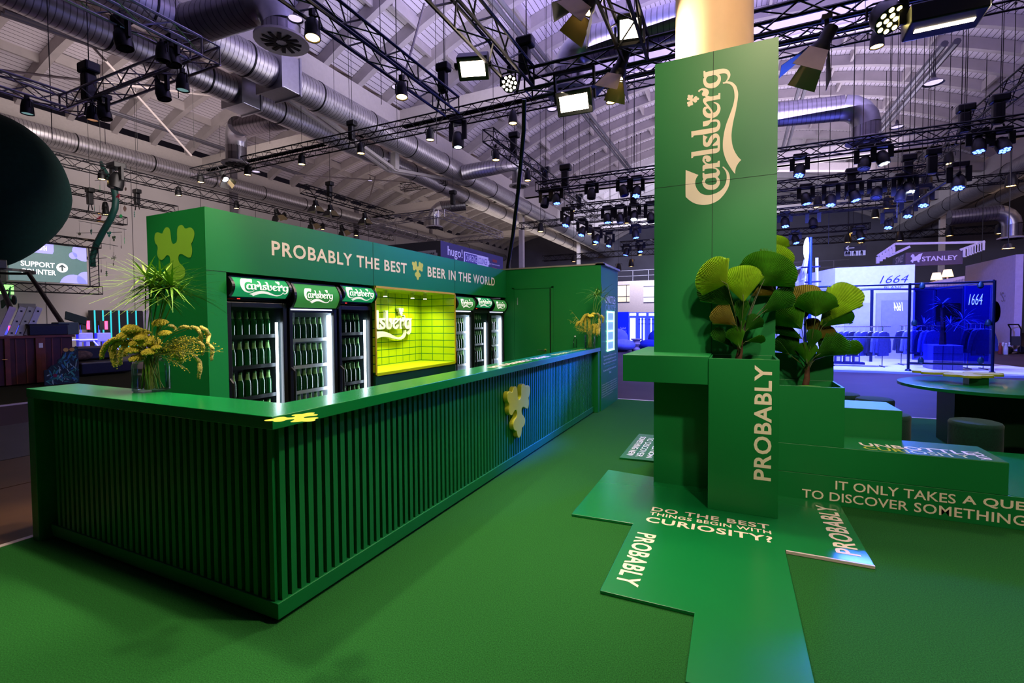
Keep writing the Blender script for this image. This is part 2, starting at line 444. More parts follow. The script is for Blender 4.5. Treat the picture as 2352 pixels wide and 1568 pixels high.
# roof: three barrel vaults over arched ribs
def arch(x0, x1, zs, rise, n=28):
    c = (x0 + x1) / 2; h = (x1 - x0) / 2
    rad = (h * h + rise * rise) / (2 * rise)
    a = math.asin(h / rad)
    return [(c + rad * math.sin(-a + 2 * a * i / n), zs + rise - rad + rad * math.cos(-a + 2 * a * i / n)) for i in range(n + 1)]
BAYS = ((-30, -15, 11.55, 2.0), (-15, 15, 11.55, 4.0), (15, 30, 11.55, 2.0))
RIBY = [16.1 + 1.87 * k for k in range(-12, 26)]
for b, (x0, x1, zs, rise) in enumerate(BAYS):
    A0 = arch(x0, x1, zs + 0.55, rise)
    deck = MB()
    vs = [(x, y, z) for x, z in A0 for y in (-7, 66)]
    deck.add(vs, [(2 * i, 2 * i + 1, 2 * i + 3, 2 * i + 2) for i in range(len(A0) - 1)])
    struct(deck, 'ceiling', M_deck, smooth=2)
    L, H = arch(x0, x1, zs, rise), arch(x0, x1, zs + 0.53, rise)
    mb = MB()
    n = len(L)
    ring = lambda y: [(x, y, z) for x, z in L] + [(x, y, z) for x, z in H]
    vs = ring(-0.13) + ring(0.13)
    for i in range(n - 1):
        mb.f += [(i, i + 1, n + i + 1, n + i), (2*n + i + 1, 2*n + i, 3*n + i, 3*n + i + 1), (i + 1, i, 2*n + i, 2*n + i + 1)]
    mb.v = [Vector(p) for p in vs]
    rib = struct(mb, 'ceiling_beam', M_rib)
    for i, y in enumerate(RIBY):
        o = rib if i == 0 else rib.copy()
        if i: C.objects.link(o)
        o.location = (0, y, 0)
    m = 9 if b == 1 else 5
    for k in range(1, m):                                   # purlins between the ribs
        x, z = arch(x0, x1, zs + 0.08, rise, m)[k]
        pu = MB()
        for j in range(len(RIBY) - 1):
            off = 0.35 if j % 2 else -0.35
            pu.box(x + off - 0.06, x + off + 0.06, RIBY[j] + 0.13, RIBY[j + 1] - 0.13, z, z + 0.46)
        struct(pu, 'ceiling_beam', M_rib)
# gutters and tie beams
for x in (-15, 15, -30, 30):
    w = 0.32 if abs(x) == 15 else 0.12
    struct(MB().box(x - w, x + w, -7, 66, 10.5, 11.72), 'beam', M_steelw)
for y in (19.0, 34.0, 49.0):
    for x0, x1 in ((-30, -15.3), (-14.7, 14.7), (15.3, 30)):
        struct(MB().box(x0, x1, y - 0.2, y + 0.2, 11.0, 11.75).box(x0, x1, y - 0.28, y + 0.28, 11.0, 11.06), 'beam', M_steelw)
struct(MB().bar(PY(1786, 384, 38), PY(2352, 384, 42), 0.5, 0.5), 'beam', M_steelw)
for y in (34.0, 49.0):
    for x in (-15, 15):
        struct(MB().box(x - 0.17, x + 0.17, y - 0.17, y + 0.17, 0, 10.5), 'column', M_steelw)
struct(MB().lathe([(0.36, 0), (0.36, 14.9)], 40, (-0.205, 5.25, 0), caps=False), 'column', mat('column_plaster', (222, 186, 150), 0.6, noise=0.03), smooth=2)
# white truss rails under the valley
struct(MB().bar(PX(630, 205, -15.6), PX(892, 392, -15.9), 0.14).bar(PX(655, 205, -15.0), PX(907, 390, -15.2), 0.14)
       .bar(PX(892, 392, -15.9), PX(1065, 424, -15.9), 0.14).bar(PX(907, 390, -15.2), PX(1065, 418, -15.2), 0.14)
       .bar(PX(892, 392, -15.9), PX(892, 352, -15.9), 0.3).bar(PX(907, 390, -15.2), PX(907, 352, -15.2), 0.3), 'beam', M_steelw)
# tie rods of the left bay
rods = MB()
for a, b in (((170, 60), (440, 358)), ((0, 161), (560, 229)), ((862, 405), (845, 470)), ((680, 402), (1060, 426))):
    rods.tube([PX(*a, -22.0), PX(*b, -22.0)], 0.045, 6)
rods.tube([PX(975, 8, -9.0), PX(927, 180, -9.0)], 0.035, 6)
struct(rods, 'ceiling_beam', mat('rod_grey', (120, 112, 112), 0.7))
# far mezzanine wall seen between the bar and the pylon
FY = 44.0
def qy(x0, y0, x1, y1, Y): a, b = PY(x0, y1, Y), PY(x1, y0, Y); return a, b
a, b = qy(1330, 639, 1600, 790, FY)
struct(MB().box(-14.6, 8, FY, FY + 0.4, 0, b.z), 'wall_mezzanine', mat('mezz_wall', (186, 172, 168), 0.7))
fr = MB()
for z in (b.z + 0.45, b.z + 0.95): fr.box(-14.6, 8, FY + 0.1, FY + 0.14, z, z + 0.04)
for k in range(16): fr.box(-14 + 1.4 * k, -13.95 + 1.4 * k, FY + 0.1, FY + 0.14, b.z, b.z + 0.98)
struct(fr, 'trim_4', mat('railing_grey', (120, 118, 130), 0.5))
lit = mat('lit_room', (235, 220, 170), 0.6, emit=(255, 226, 160), strength=0.45)
for k, (x0, y0, x1, y1) in enumerate(((1400, 654, 1446, 694), (1478, 655, 1560, 694))):
    a, b = qy(x0, y0, x1, y1, FY - 0.02)
    w = MB().box(a.x, b.x, FY - 0.02, FY + 0.05, a.z, b.z)
    o = struct(w, 'window_%d' % (k + 1), lit if k == 0 else mat('lit_hall', (220, 220, 225), 0.6, emit=(235, 230, 240), strength=0.5))
    fm = MB()
    for z in (a.z, a.z + (b.z - a.z) * 0.33, b.z): fm.box(a.x, b.x, FY - 0.05, FY - 0.02, z - 0.03, z + 0.03)
    fm.box(a.x + 0.3 * (b.x - a.x) + (1.0 if k == 0 else 0), a.x + 0.3 * (b.x - a.x) + (1.06 if k == 0 else 0.06), FY - 0.05, FY - 0.02, a.z, b.z)
    fm.build('window_frame', M_alu, o)

# ================================================================ VENTILATION DUCTS
stripes(M_galv, 1, 0.14, 0.16, (120, 116, 118))
M_galv2 = stripes(mat('galvanised_branch', (160, 156, 160), 0.32, 0.85, noise=0.12, scale=5), 0, 0.14, 0.16, (112, 110, 114))
def duct(label, x, z, r, y0, y1, joint=2.8, boxes=()):
    t = thing('ventilation_duct', label, 'duct', (x, y0, z))
    MB().tube([(x, y0 + (y1 - y0) * k / 8, z) for k in range(9)], r, 28).build('pipe', M_galv, t, smooth=True)
    y = y0 + 1.0
    while y < y1:
        MB().tube([(x, y - 0.025, z), (x, y + 0.025, z)], r + 0.02, 28).build('hoop', M_black, t, smooth=True)
        y += joint
    for yb in boxes:
        s = r * 1.12
        MB().box(x - s, x + s, yb - 0.35, yb + 0.35, z - s, z + s).build('transition_box', M_alu, t, bevel=0.03)
        for e in (-0.37, 0.37): MB().box(x - s - 0.04, x + s + 0.04, yb + e - 0.03, yb + e + 0.03, z - s - 0.04, z + s + 0.04).build('flange', M_alu, t)
    return t
def branch(label, pts, r, drop=0.9, fan=True):
    pts = [Vector(p) for p in pts]
    t = thing('duct_branch', label, 'duct', pts[0])
    e = pts[-1]; d = (e - pts[-2]).normalized()
    P = pts[:-1] + [e - d * r * 1.6]
    c = e - d * r * 1.6
    bend = [c + d * r * 1.6 * math.sin(R(a)) - Vector((0, 0, r * 1.6 * (1 - math.cos(R(a))))) for a in (0, 22, 45, 67, 90)]
    low = bend[-1] - Vector((0, 0, drop))
    MB().tube(P[:-1] + [P[-1]], r, 24).build('pipe', M_galv2, t, smooth=True)
    MB().tube(bend, r * 1.01, 24).build('elbow', M_alu, t, smooth=True)
    MB().tube([bend[-1], low], r, 24).build('drop_pipe', M_galv2, t, smooth=True)
    g = MB().lathe([(r * 1.42, 0), (r * 1.42, 0.06), (r * 1.05, 0.12)], 24, low - Vector((0, 0, 0.06)))
    g.build('diffuser', M_steelw, t, smooth=True)
    v = MB()
    for k in range(12):
        a = 2 * math.pi * k / 12
        v.bar(low + Vector((r * 0.3 * math.cos(a), r * 0.3 * math.sin(a), -0.075)), low + Vector((r * 1.0 * math.cos(a + .25), r * 1.0 * math.sin(a + .25), -0.075)), 0.1, 0.02)
    v.build('diffuser_grille', M_black, t)
    return t
duct('wide galvanised duct below the valley gutter over the bar', -14.2, 9.97, 0.54, 1.0, 60, boxes=(PX(640, 165, -14.2).y,))
duct('second galvanised duct beside the wide valley duct, lower in the roof', -16.2, 9.8, 0.47, 1.0, 60, boxes=(PX(555, 200, -16.2).y,))
duct('galvanised duct running along the top of the pale hall wall', -29.2, 10.35, 0.45, 1.0, 60, joint=3.4)
duct('galvanised duct on the far side of the roof behind the pylon', 14.4, 9.9, 0.54, 8.0, 60)
duct('slimmer twin duct beside the far side roof duct', 16.2, 9.6, 0.45, 8.0, 60)
branch('short branch duct with elbow and round diffuser below the brown roof bay', (PX(655, 275, -16.6), PX(545, 295, -18.6), PX(541, 300, -18.9)), 0.4, 0.7)
branch('big branch duct rising from the valley duct with a fan shaped diffuser', (PX(430, 60, -13.9), PX(560, 20, -12.4), PX(645, -5, -11.4)), 0.5, 0.35)
branch('branch duct behind the slanting cable, ending in a round diffuser', (PX(1060, 398, -13.8), PX(1130, 385, -12.3), PX(1192, 372, -11.6)), 0.42, 0.7)
branch('branch duct with bright elbow behind the small hanging truss', (PX(1070, 470, -16.4), PX(1010, 476, -18), PX(997, 478, -18.4)), 0.4, 0.6)
branch('large bent duct crossing behind the round white column', (PY(1700, 10, 12.3), PY(1400, 90, 12.6), PY(1305, 110, 12.7)), 0.42, 0.5)
branch('bent duct with blue sheen coming out behind the green pylon', (PY(1700, 272, 20), PY(1900, 252, 20), PY(1990, 242, 20)), 0.42, 0.5)
branch('far branch duct with elbow near the dark brown corner', (PY(2180, 500, 34), PY(2300, 488, 34), PY(2325, 487, 34)), 0.4, 0.7)
M_cond = mat('conduit_grey', (92, 90, 98), 0.4, 0.5)
def conduit(label, pts, r):
    t = thing('roof_conduit', label, 'pipe', pts[0])
    d = Vector((r * 3, 0, 0))
    MB().tube(pts, r, 8).build('pipe', M_cond, t, smooth=True); MB().tube([Vector(p) + d for p in pts], r, 8).build('pipe', M_cond, t, smooth=True)
conduit('pair of bright conduit pipes under the vault', (PZ(1120, -10, 12.5), PZ(1330, 250, 12.5), PZ(1450, 400, 12.5)), 0.09)
conduit('pair of conduit pipes dropping behind the pylon edge', (PZ(1850, 150, 12.5), PZ(1808, 300, 12.5), PZ(1790, 370, 12.5)), 0.09)
conduit('dark cable tray under the vault beyond the pylon', (PZ(2170, 100, 12.5), PZ(2060, 235, 12.5), PZ(1990, 320, 12.5)), 0.13)
conduit('cable tray under the brown roof bay near the wall', (PX(0, 30, -22), PX(330, 145, -22), PX(650, 260, -22), PX(900, 360, -22)), 0.09)
conduit('lower cable tray in the brown roof bay', (PX(0, 165, -26), PX(200, 240, -26), PX(520, 345, -26), PX(700, 405, -26)), 0.07)

# ================================================================ THE BAR COUNTER
M_slat = mat('slat_green', (8, 110, 48), 0.45, noise=0.04)
M_back = mat('recess_green', (5, 34, 20), 0.7, noise=0.05)
t = thing('bar_counter', 'long L-shaped green bar counter clad in vertical slats', 'counter', (-2.1, 1.65, 0))
top = MB()
top.prism([(-4.60, 1.595), (-2.045, 1.595), (-2.045, 7.93), (-2.345, 7.93), (-2.345, 1.895), (-4.60, 1.895)], (0, 0, 1.035), X_, Y_, 0.065)
top.build('countertop', M_top, t, bevel=0.003)
body = MB()
body.prism([(-4.5, 1.715), (-2.165, 1.715), (-2.165, 7.82), (-2.30, 7.82), (-2.30, 1.85), (-4.5, 1.85)], (0, 0, 0.1), X_, Y_, 0.935)
body.build('backing_panel', M_back, t)
pl = MB()
pl.prism([(-4.5, 1.665), (-2.125, 1.665), (-2.125, 7.82), (-2.32, 7.82), (-2.32, 1.87), (-4.5, 1.87)], (0, 0, 0.02), X_, Y_, 0.085)
pl.build('plinth', M_slat, t, bevel=0.003)
MB().box(-4.60, -4.505, 1.60, 1.895, 0, 1.036).build('end_panel', M_green, t, bevel=0.003)
MB().box(-2.32, -2.06, 7.82, 7.93, 0, 1.036).build('end_panel', M_green, t, bevel=0.003)
sl = MB()
x = -4.42
while x < -2.15:
    sl.box(x, x + 0.034, 1.675, 1.717, 0.105, 1.036); x += 0.0655
y = 1.70
while y < 7.74:
    sl.box(-2.167, -2.135, y, y + 0.034, 0.105, 1.036); y += 0.0605
sl.build('slat_cladding', M_slat, t)
MB().prism([(a * 0.605 + 4.34, b * 0.569 + 0.30) for a, b in LEAF_P], (-2.135, 0, 0), Y_, Z_, 0.05).build('hop_leaf_board', M_leafy, t, bevel=0.004)['label'] = 'thick lime hop leaf fixed to the slats'
# flat leaf and writing on the top
LM = ([(a, b) for a, b in LEAF_F[0]], LEAF_F[1], LEAF_F[2])
put('hop_leaf_print', LM, M_leafy, t, PZ(605, 955, 1.1) + Vector((0.02, 0.0, 0)), Vector((-0.75, 0.66, 0)).normalized() * -1, Vector((0.66, 0.75, 0)).normalized(), 0.235, 0.235)
def along(y0, y1, s, m, x, h, bold=0.03):
    letters(s, m, t, (x, y0, 1.1), Y_, -X_, y1 - y0, h, bold)
along(4.15, 5.15, 'PROBABLY', M_cream, -2.12, 0.10)
along(5.25, 5.75, 'THE BEST', M_cream, -2.12, 0.10)
along(5.95, 6.6, 'BEER', M_lime, -2.12, 0.10)
along(6.7, 7.35, 'IN THE WORLD', M_lime, -2.12, 0.10)

# ================================================================ THE BACK UNIT
XF = -3.83
bu = thing('back_bar_unit', 'green back bar wall with a wide lettered header over the coolers', 'bar unit', (XF, 2.42, 0))
MB().box(-4.63, XF, 2.42, 2.585, 0, 1.985).build('side_pillar', M_green, bu)
MB().box(-4.63, XF, 2.42, 7.955, 1.985, 2.49).build('header', M_green, bu)
MB().box(-4.66, -4.60, 2.585, 7.955, 0, 1.985).build('rear_panel', M_dgreen, bu)
jn = MB()
for y in (4.37, 6.16): jn.box(XF, XF + 0.0015, y - 0.002, y + 0.002, 1.985, 2.49)
jn.box(XF, XF + 0.0015, 2.42, 2.585, 1.984, 1.987)
jn.build('panel_joint', M_back, bu)
letters('PROBABLY THE BEST', M_cream, bu, (XF, 3.02, 2.175), Y_, Z_, 1.98, 0.135, 0.035, space=1.12)
letters('BEER IN THE WORLD', M_cream, bu, (XF, 5.46, 2.175), Y_, Z_, 2.03, 0.145, 0.035, space=1.12)
put('hop_leaf_print', LEAF_F, M_leafy, bu, (XF, 5.11, 2.115), Y_, Z_, 0.25, 0.245)
put('hop_leaf_print', LEAF_F, mat('leaf_green_vinyl', (122, 176, 46), 0.5, noise=0.02), bu, (-4.515, 2.42, 1.84), X_, Z_, 0.55, 0.53, lift=0.002)
# tiled niche
M_tile = stripes(stripes(mat('lime_tile', (188, 212, 14), 0.25, noise=0.02), 2, 0.1053, 0.11, (30, 110, 36)), 1, 0.156, 0.06, (30, 110, 36))
M_tile2 = stripes(stripes(mat('lime_tile_side', (188, 212, 14), 0.25, noise=0.02), 2, 0.1053, 0.11, (30, 110, 36)), 0, 0.205, 0.05, (30, 110, 36))
M_sill = mat('lime_board_plain', (188, 212, 14), 0.3, noise=0.02)
n0, n1, nb = 4.40, 6.14, -4.46
MB().box(nb - 0.03, nb, n0, n1, 0.95, 1.985).build('niche_tiles', M_tile, bu)
MB().box(nb, XF, n1, n1 + 0.02, 0.95, 1.985).build('niche_tiles', M_tile2, bu)
MB().box(nb, XF, n0 - 0.02, n0, 0.95, 1.985).build('niche_tiles', M_tile2, bu)
MB().box(nb, XF + 0.01, n0, n1, 0.915, 0.95).build('niche_sill', M_sill, bu)
MB().box(nb, XF, n0, n1, 1.965, 1.984).build('niche_ceiling', M_sill, bu)
e = MB().box(XF, XF + 0.012, n0 - 0.02, n1 + 0.02, 1.96, 1.985).box(XF, XF + 0.012, n1, n1 + 0.022, 0.93, 1.985).box(XF, XF + 0.012, n0 - 0.022, n0, 0.93, 1.985)
e.build('niche_edge', mat('edge_ochre', (190, 160, 30), 0.4), bu)
MB().box(-4.60, XF, n0 - 0.02, n1 + 0.02, 0, 0.915).build('base_cabinet', M_dgreen, bu)
# raised wordmark in the niche: letters standing a little off the tiles
v, f = outline_mesh(LOGO, 1000, 384, thick=18)
mb = MB(); sgm = 1.25 / 1000
mb.add([Vector((nb + 0.05 + p.z * sgm, 4.585 + p.x * sgm, 1.265 + p.y * sgm * 1.05)) for p in v], f)
mb.build('raised_wordmark', mat('letter_cream', (232, 232, 190), 0.5), bu)
sp = MB()
for y in (4.62, 4.92, 5.50, 5.80):
    l = thing('niche_spotlight', 'small lit spotlight under the ceiling of the lime tiled niche, %s from the coolers' % {4.62: 'first', 4.92: 'second', 5.5: 'third', 5.8: 'fourth'}[y], 'spotlight', (-4.12, y, 1.965), group='spotlights in the lime niche')
    MB().lathe([(0.03, -0.015), (0.03, 0)], 12, (-4.12, y, 1.965)).build('mount', M_chrome, l, smooth=True)
    MB().lathe([(0.028, -0.075), (0.022, -0.02)], 12, (-4.12, y, 1.965)).build('head', M_chrome, l, smooth=True)
    MB().lathe([(0.024, -0.078), (0.024, -0.074)], 12, (-4.12, y, 1.965)).build('bulb', mat('spot_bulb', (255, 240, 200), 0.3, emit=(255, 236, 190), strength=40), l)
    lamp('niche_light', 'SPOT', (-4.12, y, 1.88), 24, (.93, 1, .8), (-4.3, y, 0.9), 0.03, 150, 0.8)

# wall with the service door and the end wall
wl = MB().box(-3.95, -2.06, 7.96, 8.04, 0, 2.5).box(-2.12, -2.045, 7.961, 9.25, 0, 2.5)
struct(wl, 'wall_booth', M_green)
struct(MB().box(-3.95, -2.0, 7.95, 8.06, 2.5, 2.525).box(-2.14, -2.0, 7.95, 9.27, 2.5, 2.535), 'trim_5', mat('truss_silver_edge', (200, 190, 186), 0.3, 0.6))
d = struct(MB().box(-3.66, -2.97, 7.945, 7.965, 0.02, 2.13), 'door_1', M_green)
fr = MB().box(-3.70, -3.665, 7.948, 7.962, 0, 2.165).box(-2.945, -2.90, 7.948, 7.962, 0, 2.165).box(-3.70, -2.90, 7.948, 7.962, 2.14, 2.18)
fr.build('door_frame', M_green, d)
MB().box(-2.968, -2.955, 7.947, 7.96, 0, 2.13).build('door_gap', M_black, d)
h = MB().lathe([(0.026, 0), (0.026, 0.012)], 16, (-3.05, 7.944, 1.03), (0, -1, 0)).tube([(-3.05, 7.935, 1.03), (-3.05, 7.895, 1.03), (-3.18, 7.89, 1.03)], 0.009, 8).lathe([(0.026, 0), (0.026, 0.012)], 16, (-3.05, 7.944, 0.95), (0, -1, 0))
h.build('door_handle', M_chrome, d, smooth=True)
MB().box(-3.60, -3.585, 7.935, 7.945, 1.85, 1.98).build('door_hinge', M_alu, d)
# display window, outlined lettering and small print on the end wall
XW = -2.045
dw = thing('display_window', 'narrow display window with a glowing green white frame on the end wall', 'display window', (XW, 8.5, 1.05))
q0, q1 = PX(1394, 800, XW), PX(1410, 712, XW)
yw0, yw1, zw0, zw1 = q0.y, q1.y, 1.0, 1.72
g = mat('led_frame', (220, 255, 230), 0.4, emit=(150, 255, 190), strength=3)
MB().box(XW, XW + 0.012, yw0, yw1, zw0, zw0 + 0.03).box(XW, XW + 0.012, yw0, yw1, zw1 - 0.03, zw1).box(XW, XW + 0.012, yw1 - 0.06, yw1, zw0, zw1).box(XW, XW + 0.012, yw0, yw0 + 0.03, zw0, zw1).build('led_frame', g, dw)
MB().box(XW, XW + 0.004, yw0, yw1, zw0, zw1).build('backlit_panel', mat('pale_blue_panel', (190, 205, 240), 0.4, emit=(120, 160, 255), strength=0.6), dw)
for k in range(1, 4):
    z = zw0 + (zw1 - zw0) * k / 4
    MB().box(XW, XW + 0.02, yw0, yw1 - 0.05, z - 0.012, z + 0.012).build('shelf', g, dw)
ew = thing('wall_lettering', 'white printed lettering above and below the glowing window on the end wall', 'lettering', (XW, 8.2, 0.5))
a0, a1 = PX(1391, 705, XW).y, PX(1414, 705, XW).y
letters('UNBOTTLE', M_white, ew, (XW, a0, 1.86), Y_, Z_, a1 - a0 - 0.1, 0.14, 0.02)
letters('CURIOSITY', mat('pale_vinyl', (150, 190, 200), 0.5), ew, (XW, a0, 1.69 + 0.03), Y_, Z_, a1 - a0 - 0.1, 0.12, 0.01)
letters('YOUR', M_white, ew, (XW, a1 - 0.02, 1.72), Z_, -Y_, 0.26, 0.07, 0.02)
rows = ['Scanne einen der QR-Codes in der Mitte', 'unserer Carlsberg Bar, beantworte die', 'Frage richtig und gewinne mit etwas Glück', '1 von 50 limitierten Curiosity Boxen.', 'Du hast zum QR-Code eine Idee dazu?', 'Cheers!']
for k, s in enumerate(rows):
    w = (0.98, 0.9, 1.02, 0.85, 0.98, 0.17)[k]
    letters(s, M_white if k != 3 else mat('teal_vinyl', (90, 190, 170), 0.5), ew, (XW, 8.62 - w / 2, 0.90 - 0.062 * k), Y_, Z_, w, 0.04, 0.0)
for k in range(6):
    letters('Die Teilnahme ist ab 18 Jahren und nur am Stand möglich; es gilt der Aushang vor Ort.', M_cream, ew, (XW, 8.02, 0.42 - 0.042 * k), Y_, Z_, 1.16 if k < 5 else 0.8, 0.026, 0.0)

# ================================================================ THE PYLON ISLAND
Zp = 0.02
py = thing('pylon', 'tall green pylon wrapped round the white column with a big cream wordmark', 'pylon', (-0.18, 5.1, 0))
MB().box(-0.68, 0.325, 4.63, 4.70, Zp, 3.93).box(-0.68, -0.62, 4.70, 5.62, Zp, 3.90).box(0.265, 0.325, 4.70, 5.62, Zp, 3.90).box(-0.62, 0.265, 5.56, 5.62, Zp, 3.90).build('cladding', M_green, py)
MB().box(-0.182, -0.178, 4.628, 4.631, 1.2, 3.93).box(-0.68, 0.325, 4.628, 4.631, 2.79, 2.793).build('panel_joint', M_back, py)
# the wordmark reads upwards
logo(M_cream, py, (0.049, 4.63, 2.59), Z_, -X_, 1.185, h=0.455, lift=0.002)
sh = thing('pylon_shelf', 'thick green shelf block jutting out of the pylon beside the PROBABLY planter', 'shelf', (-0.5, 4.4, 1.03))
MB().box(-0.875, -0.175, 4.16, 4.628, 1.03, 1.26).box(-0.875, -0.682, 4.628, 5.5, 1.03, 1.26).build('block', M_green, sh, bevel=0.003)
def planter(label, x0, x1, y0, y1, z0, z1):
    t = thing('planter_box', label, 'planter', ((x0 + x1) / 2, (y0 + y1) / 2, z0))
    w = 0.018
    MB().box(x0, x1, y0, y0 + w, z0, z1).box(x0, x1, y1 - w, y1, z0, z1).box(x0, x0 + w, y0 + w, y1 - w, z0, z1).box(x1 - w, x1, y0 + w, y1 - w, z0, z1).build('box', M_green, t, bevel=0.002)
    MB().box(x0 + w, x1 - w, y0 + w, y1 - w, z1 - 0.12, z1 - 0.06).build('soil', mat('potting_soil', (40, 26, 18), 0.95, noise=0.4, scale=30, bump=0.8), t)
    return t
p1 = planter('tall green planter with PROBABLY in upright cream letters', -0.18, 0.322, 4.14, 4.626, Zp, 1.25)
a, b = PY(1771, 1105, 4.14), PY(1733, 841, 4.14)
letters('PROBABLY', M_cream, p1, (a.x, 4.14, a.z), Z_, -X_, b.z - a.z + 0.01, a.x - b.x, 0.032, space=1.06)
be = thing('bench_block', 'upper green bench block with UNBOTTLE CURIOSITY on its top', 'bench', (1.1, 4.95, 0.25))
MB().box(0.328, 1.852, 4.69, 5.19, 0.245, 0.49).build('block', M_green, be, bevel=0.003)
MB().box(0.33, 1.85, 4.692, 5.188, 0.4885, 0.4915).build('top_panel', M_plate, be)
a, b = PZ(1970, 1024, .4915), PZ(2226, 1040, .4915)
letters('UNBOTTLE', M_cream, be, (0.985, 4.835, .4915), X_, Y_, 0.74, 0.115, 0.02)
letters('CURIOSITY', M_leafy, be, (0.985, 4.712, .4915), X_, Y_, 0.68, 0.11, 0.01)
letters('YOUR', M_cream, be, (1.705, 4.975, .4915), -Y_, X_, 0.26, 0.075, 0.03)
lo = thing('bench_plinth', 'low green plinth with IT ONLY TAKES A QUESTION lettering along its front', 'plinth', (1.6, 5.2, 0))
MB().box(0.335, 3.3, 4.69, 4.72, 0, 0.243).box(0.335, 1.85, 4.72, 5.18, 0, 0.243).box(1.85, 3.3, 4.72, 6.2, 0, 0.243).build('block', M_green, lo, bevel=0.002)
MB().box(1.87, 3.29, 4.70, 6.19, 0.2425, 0.245).build('top_panel', M_plate, lo)
def onf(x0, y0, x1, y1, s, bold, m=M_cream, par=lo):   # fit between two pixels of the front face
    a, b = PY(x0, y0, 4.69), PY(x1, y1, 4.69)
    letters(s, m, par, (a.x, 4.69, a.z), X_, Z_, b.x - a.x, b.z - a.z, bold)
za, zb = PY(1927, 1122, 4.69).z, PY(1927, 1101, 4.69).z
za, zb = 0.115, 0.187
x0, x1, x2, x3 = PY(1919, 1110, 4.69).x, PY(2195, 1150, 4.69).x, PY(2210, 1150, 4.69).x, PY(2348, 1170, 4.69).x
letters('IT ONLY TAKES', M_cream, lo, (x0, 4.69, za + 0.022), X_, Z_, x1 - x0, 0.074, 0.008)
letters('A QUESTION', M_cream, lo, (x2, 4.69, za + 0.022), X_, Z_, (x3 - x2) * 2.05, 0.076, 0.03, space=1.06)
x0, x1, x2, x3 = PY(1842, 1140, 4.69).x, PY(2086, 1170, 4.69).x, PY(2099, 1180, 4.69).x, PY(2350, 1200, 4.69).x
letters('TO DISCOVER', M_cream, lo, (x0, 4.69, 0.035), X_, Z_, x1 - x0, 0.074, 0.008)
letters('SOMETHING NEW', M_cream, lo, (x2, 4.69, 0.035), X_, Z_, (x3 - x2) * 1.52, 0.076, 0.012, space=1.06)
p2 = planter('short green planter standing on the bench block', 0.33, 0.838, 4.692, 5.186, 0.4915, 0.99)
cb = thing('cube_block', 'low green cube with a blue lit top behind the bench', 'block', (1.1, 5.42, 0))
MB().box(0.845, 1.348, 5.192, 5.68, 0, 0.75).build('block', M_green, cb, bevel=0.003)
tb = thing('cube_block', 'tall green cube standing behind the palm planter of the bench', 'block', (0.58, 5.42, 0))
MB().box(0.335, 0.838, 5.192, 5.70, 0, PY(1913, 812, 5.2).z).build('block', M_green, tb, bevel=0.003)
# floor boards
fb = thing('floor_board', 'puzzle shaped glossy green floor board with DO THE BEST THINGS lettering', 'floor board', (-0.2, 3.5, 0))
MB().prism([(-1.16, 3.58), (-0.68, 3.60), (-0.68, 2.62), (-0.175, 2.62), (-0.175, 2.10), (0.325, 2.10), (0.325, 3.60), (0.812, 3.60), (0.812, 4.688), (-0.68, 4.76), (-1.16, 4.81)], (0, 0, 0.001), X_, Y_, Zp - 0.001).build('board', M_plate, fb, bevel=0.003)
MB().box(0.33, 0.812, 3.585, 3.60, 0.002, Zp).build('edge_strip', M_strip, fb)
def onfloor(s, bl, br, hpx, bold, m=M_cream, par=fb):
    a, b = PZ(*bl, Zp), PZ(*br, Zp)
    letters(s, m, par, (a.x, (a.y + b.y) / 2, Zp), X_, Y_, b.x - a.x, hpx, bold, space=1.08)
onfloor('DO THE BEST', (1493, 1179), (1767, 1208), 0.085, 0.015)
onfloor('THINGS BEGIN WITH', (1489, 1186), (1771, 1222), 0.062, 0.015)
onfloor('CURIOSITY?', (1480, 1201), (1775, 1243), 0.105, 0.032)
a, b = PZ(1489, 1228, Zp), PZ(1446, 1350, Zp)
letters('PROBABLY', M_cream, fb, (PZ(1470, 1224, Zp).x - 0.02, PZ(1489, 1226, Zp).y, Zp), -Y_, X_, PZ(1489, 1226, Zp).y - PZ(1425, 1340, Zp).y, 0.135, 0.03, space=1.08)
a, b = PZ(1975, 1277, Zp), PZ(1900, 1163, Zp)
letters('PROBABLY', M_cream, fb, (0.765, PZ(1975, 1278, Zp).y, Zp), Y_, -X_, b.y - PZ(1975, 1278, Zp).y, 0.14, 0.03, space=1.08)
f2 = thing('floor_board', 'green floor board with A QUESTION TO DISCOVER lettering beyond the pylon', 'floor board', (-0.9, 5.9, 0))
MB().prism([(-1.15, 5.29), (-0.5, 5.33), (-0.5, 5.65), (-0.62, 5.65), (-0.62, 6.53), (-1.15, 6.51)], (0, 0, 0.001), X_, Y_, Zp - 0.001).build('board', M_plate, f2, bevel=0.003)
for k, (s, bd) in enumerate((('SOMETHING NEW', .045), ('TO DISCOVER', .01), ('A QUESTION', .045), ('IT ONLY TAKES', .01))):
    letters(s, M_white, f2, (-1.10 + 0.105 * k, 6.35, Zp), -Y_, X_, 0.95, 0.075, bd)

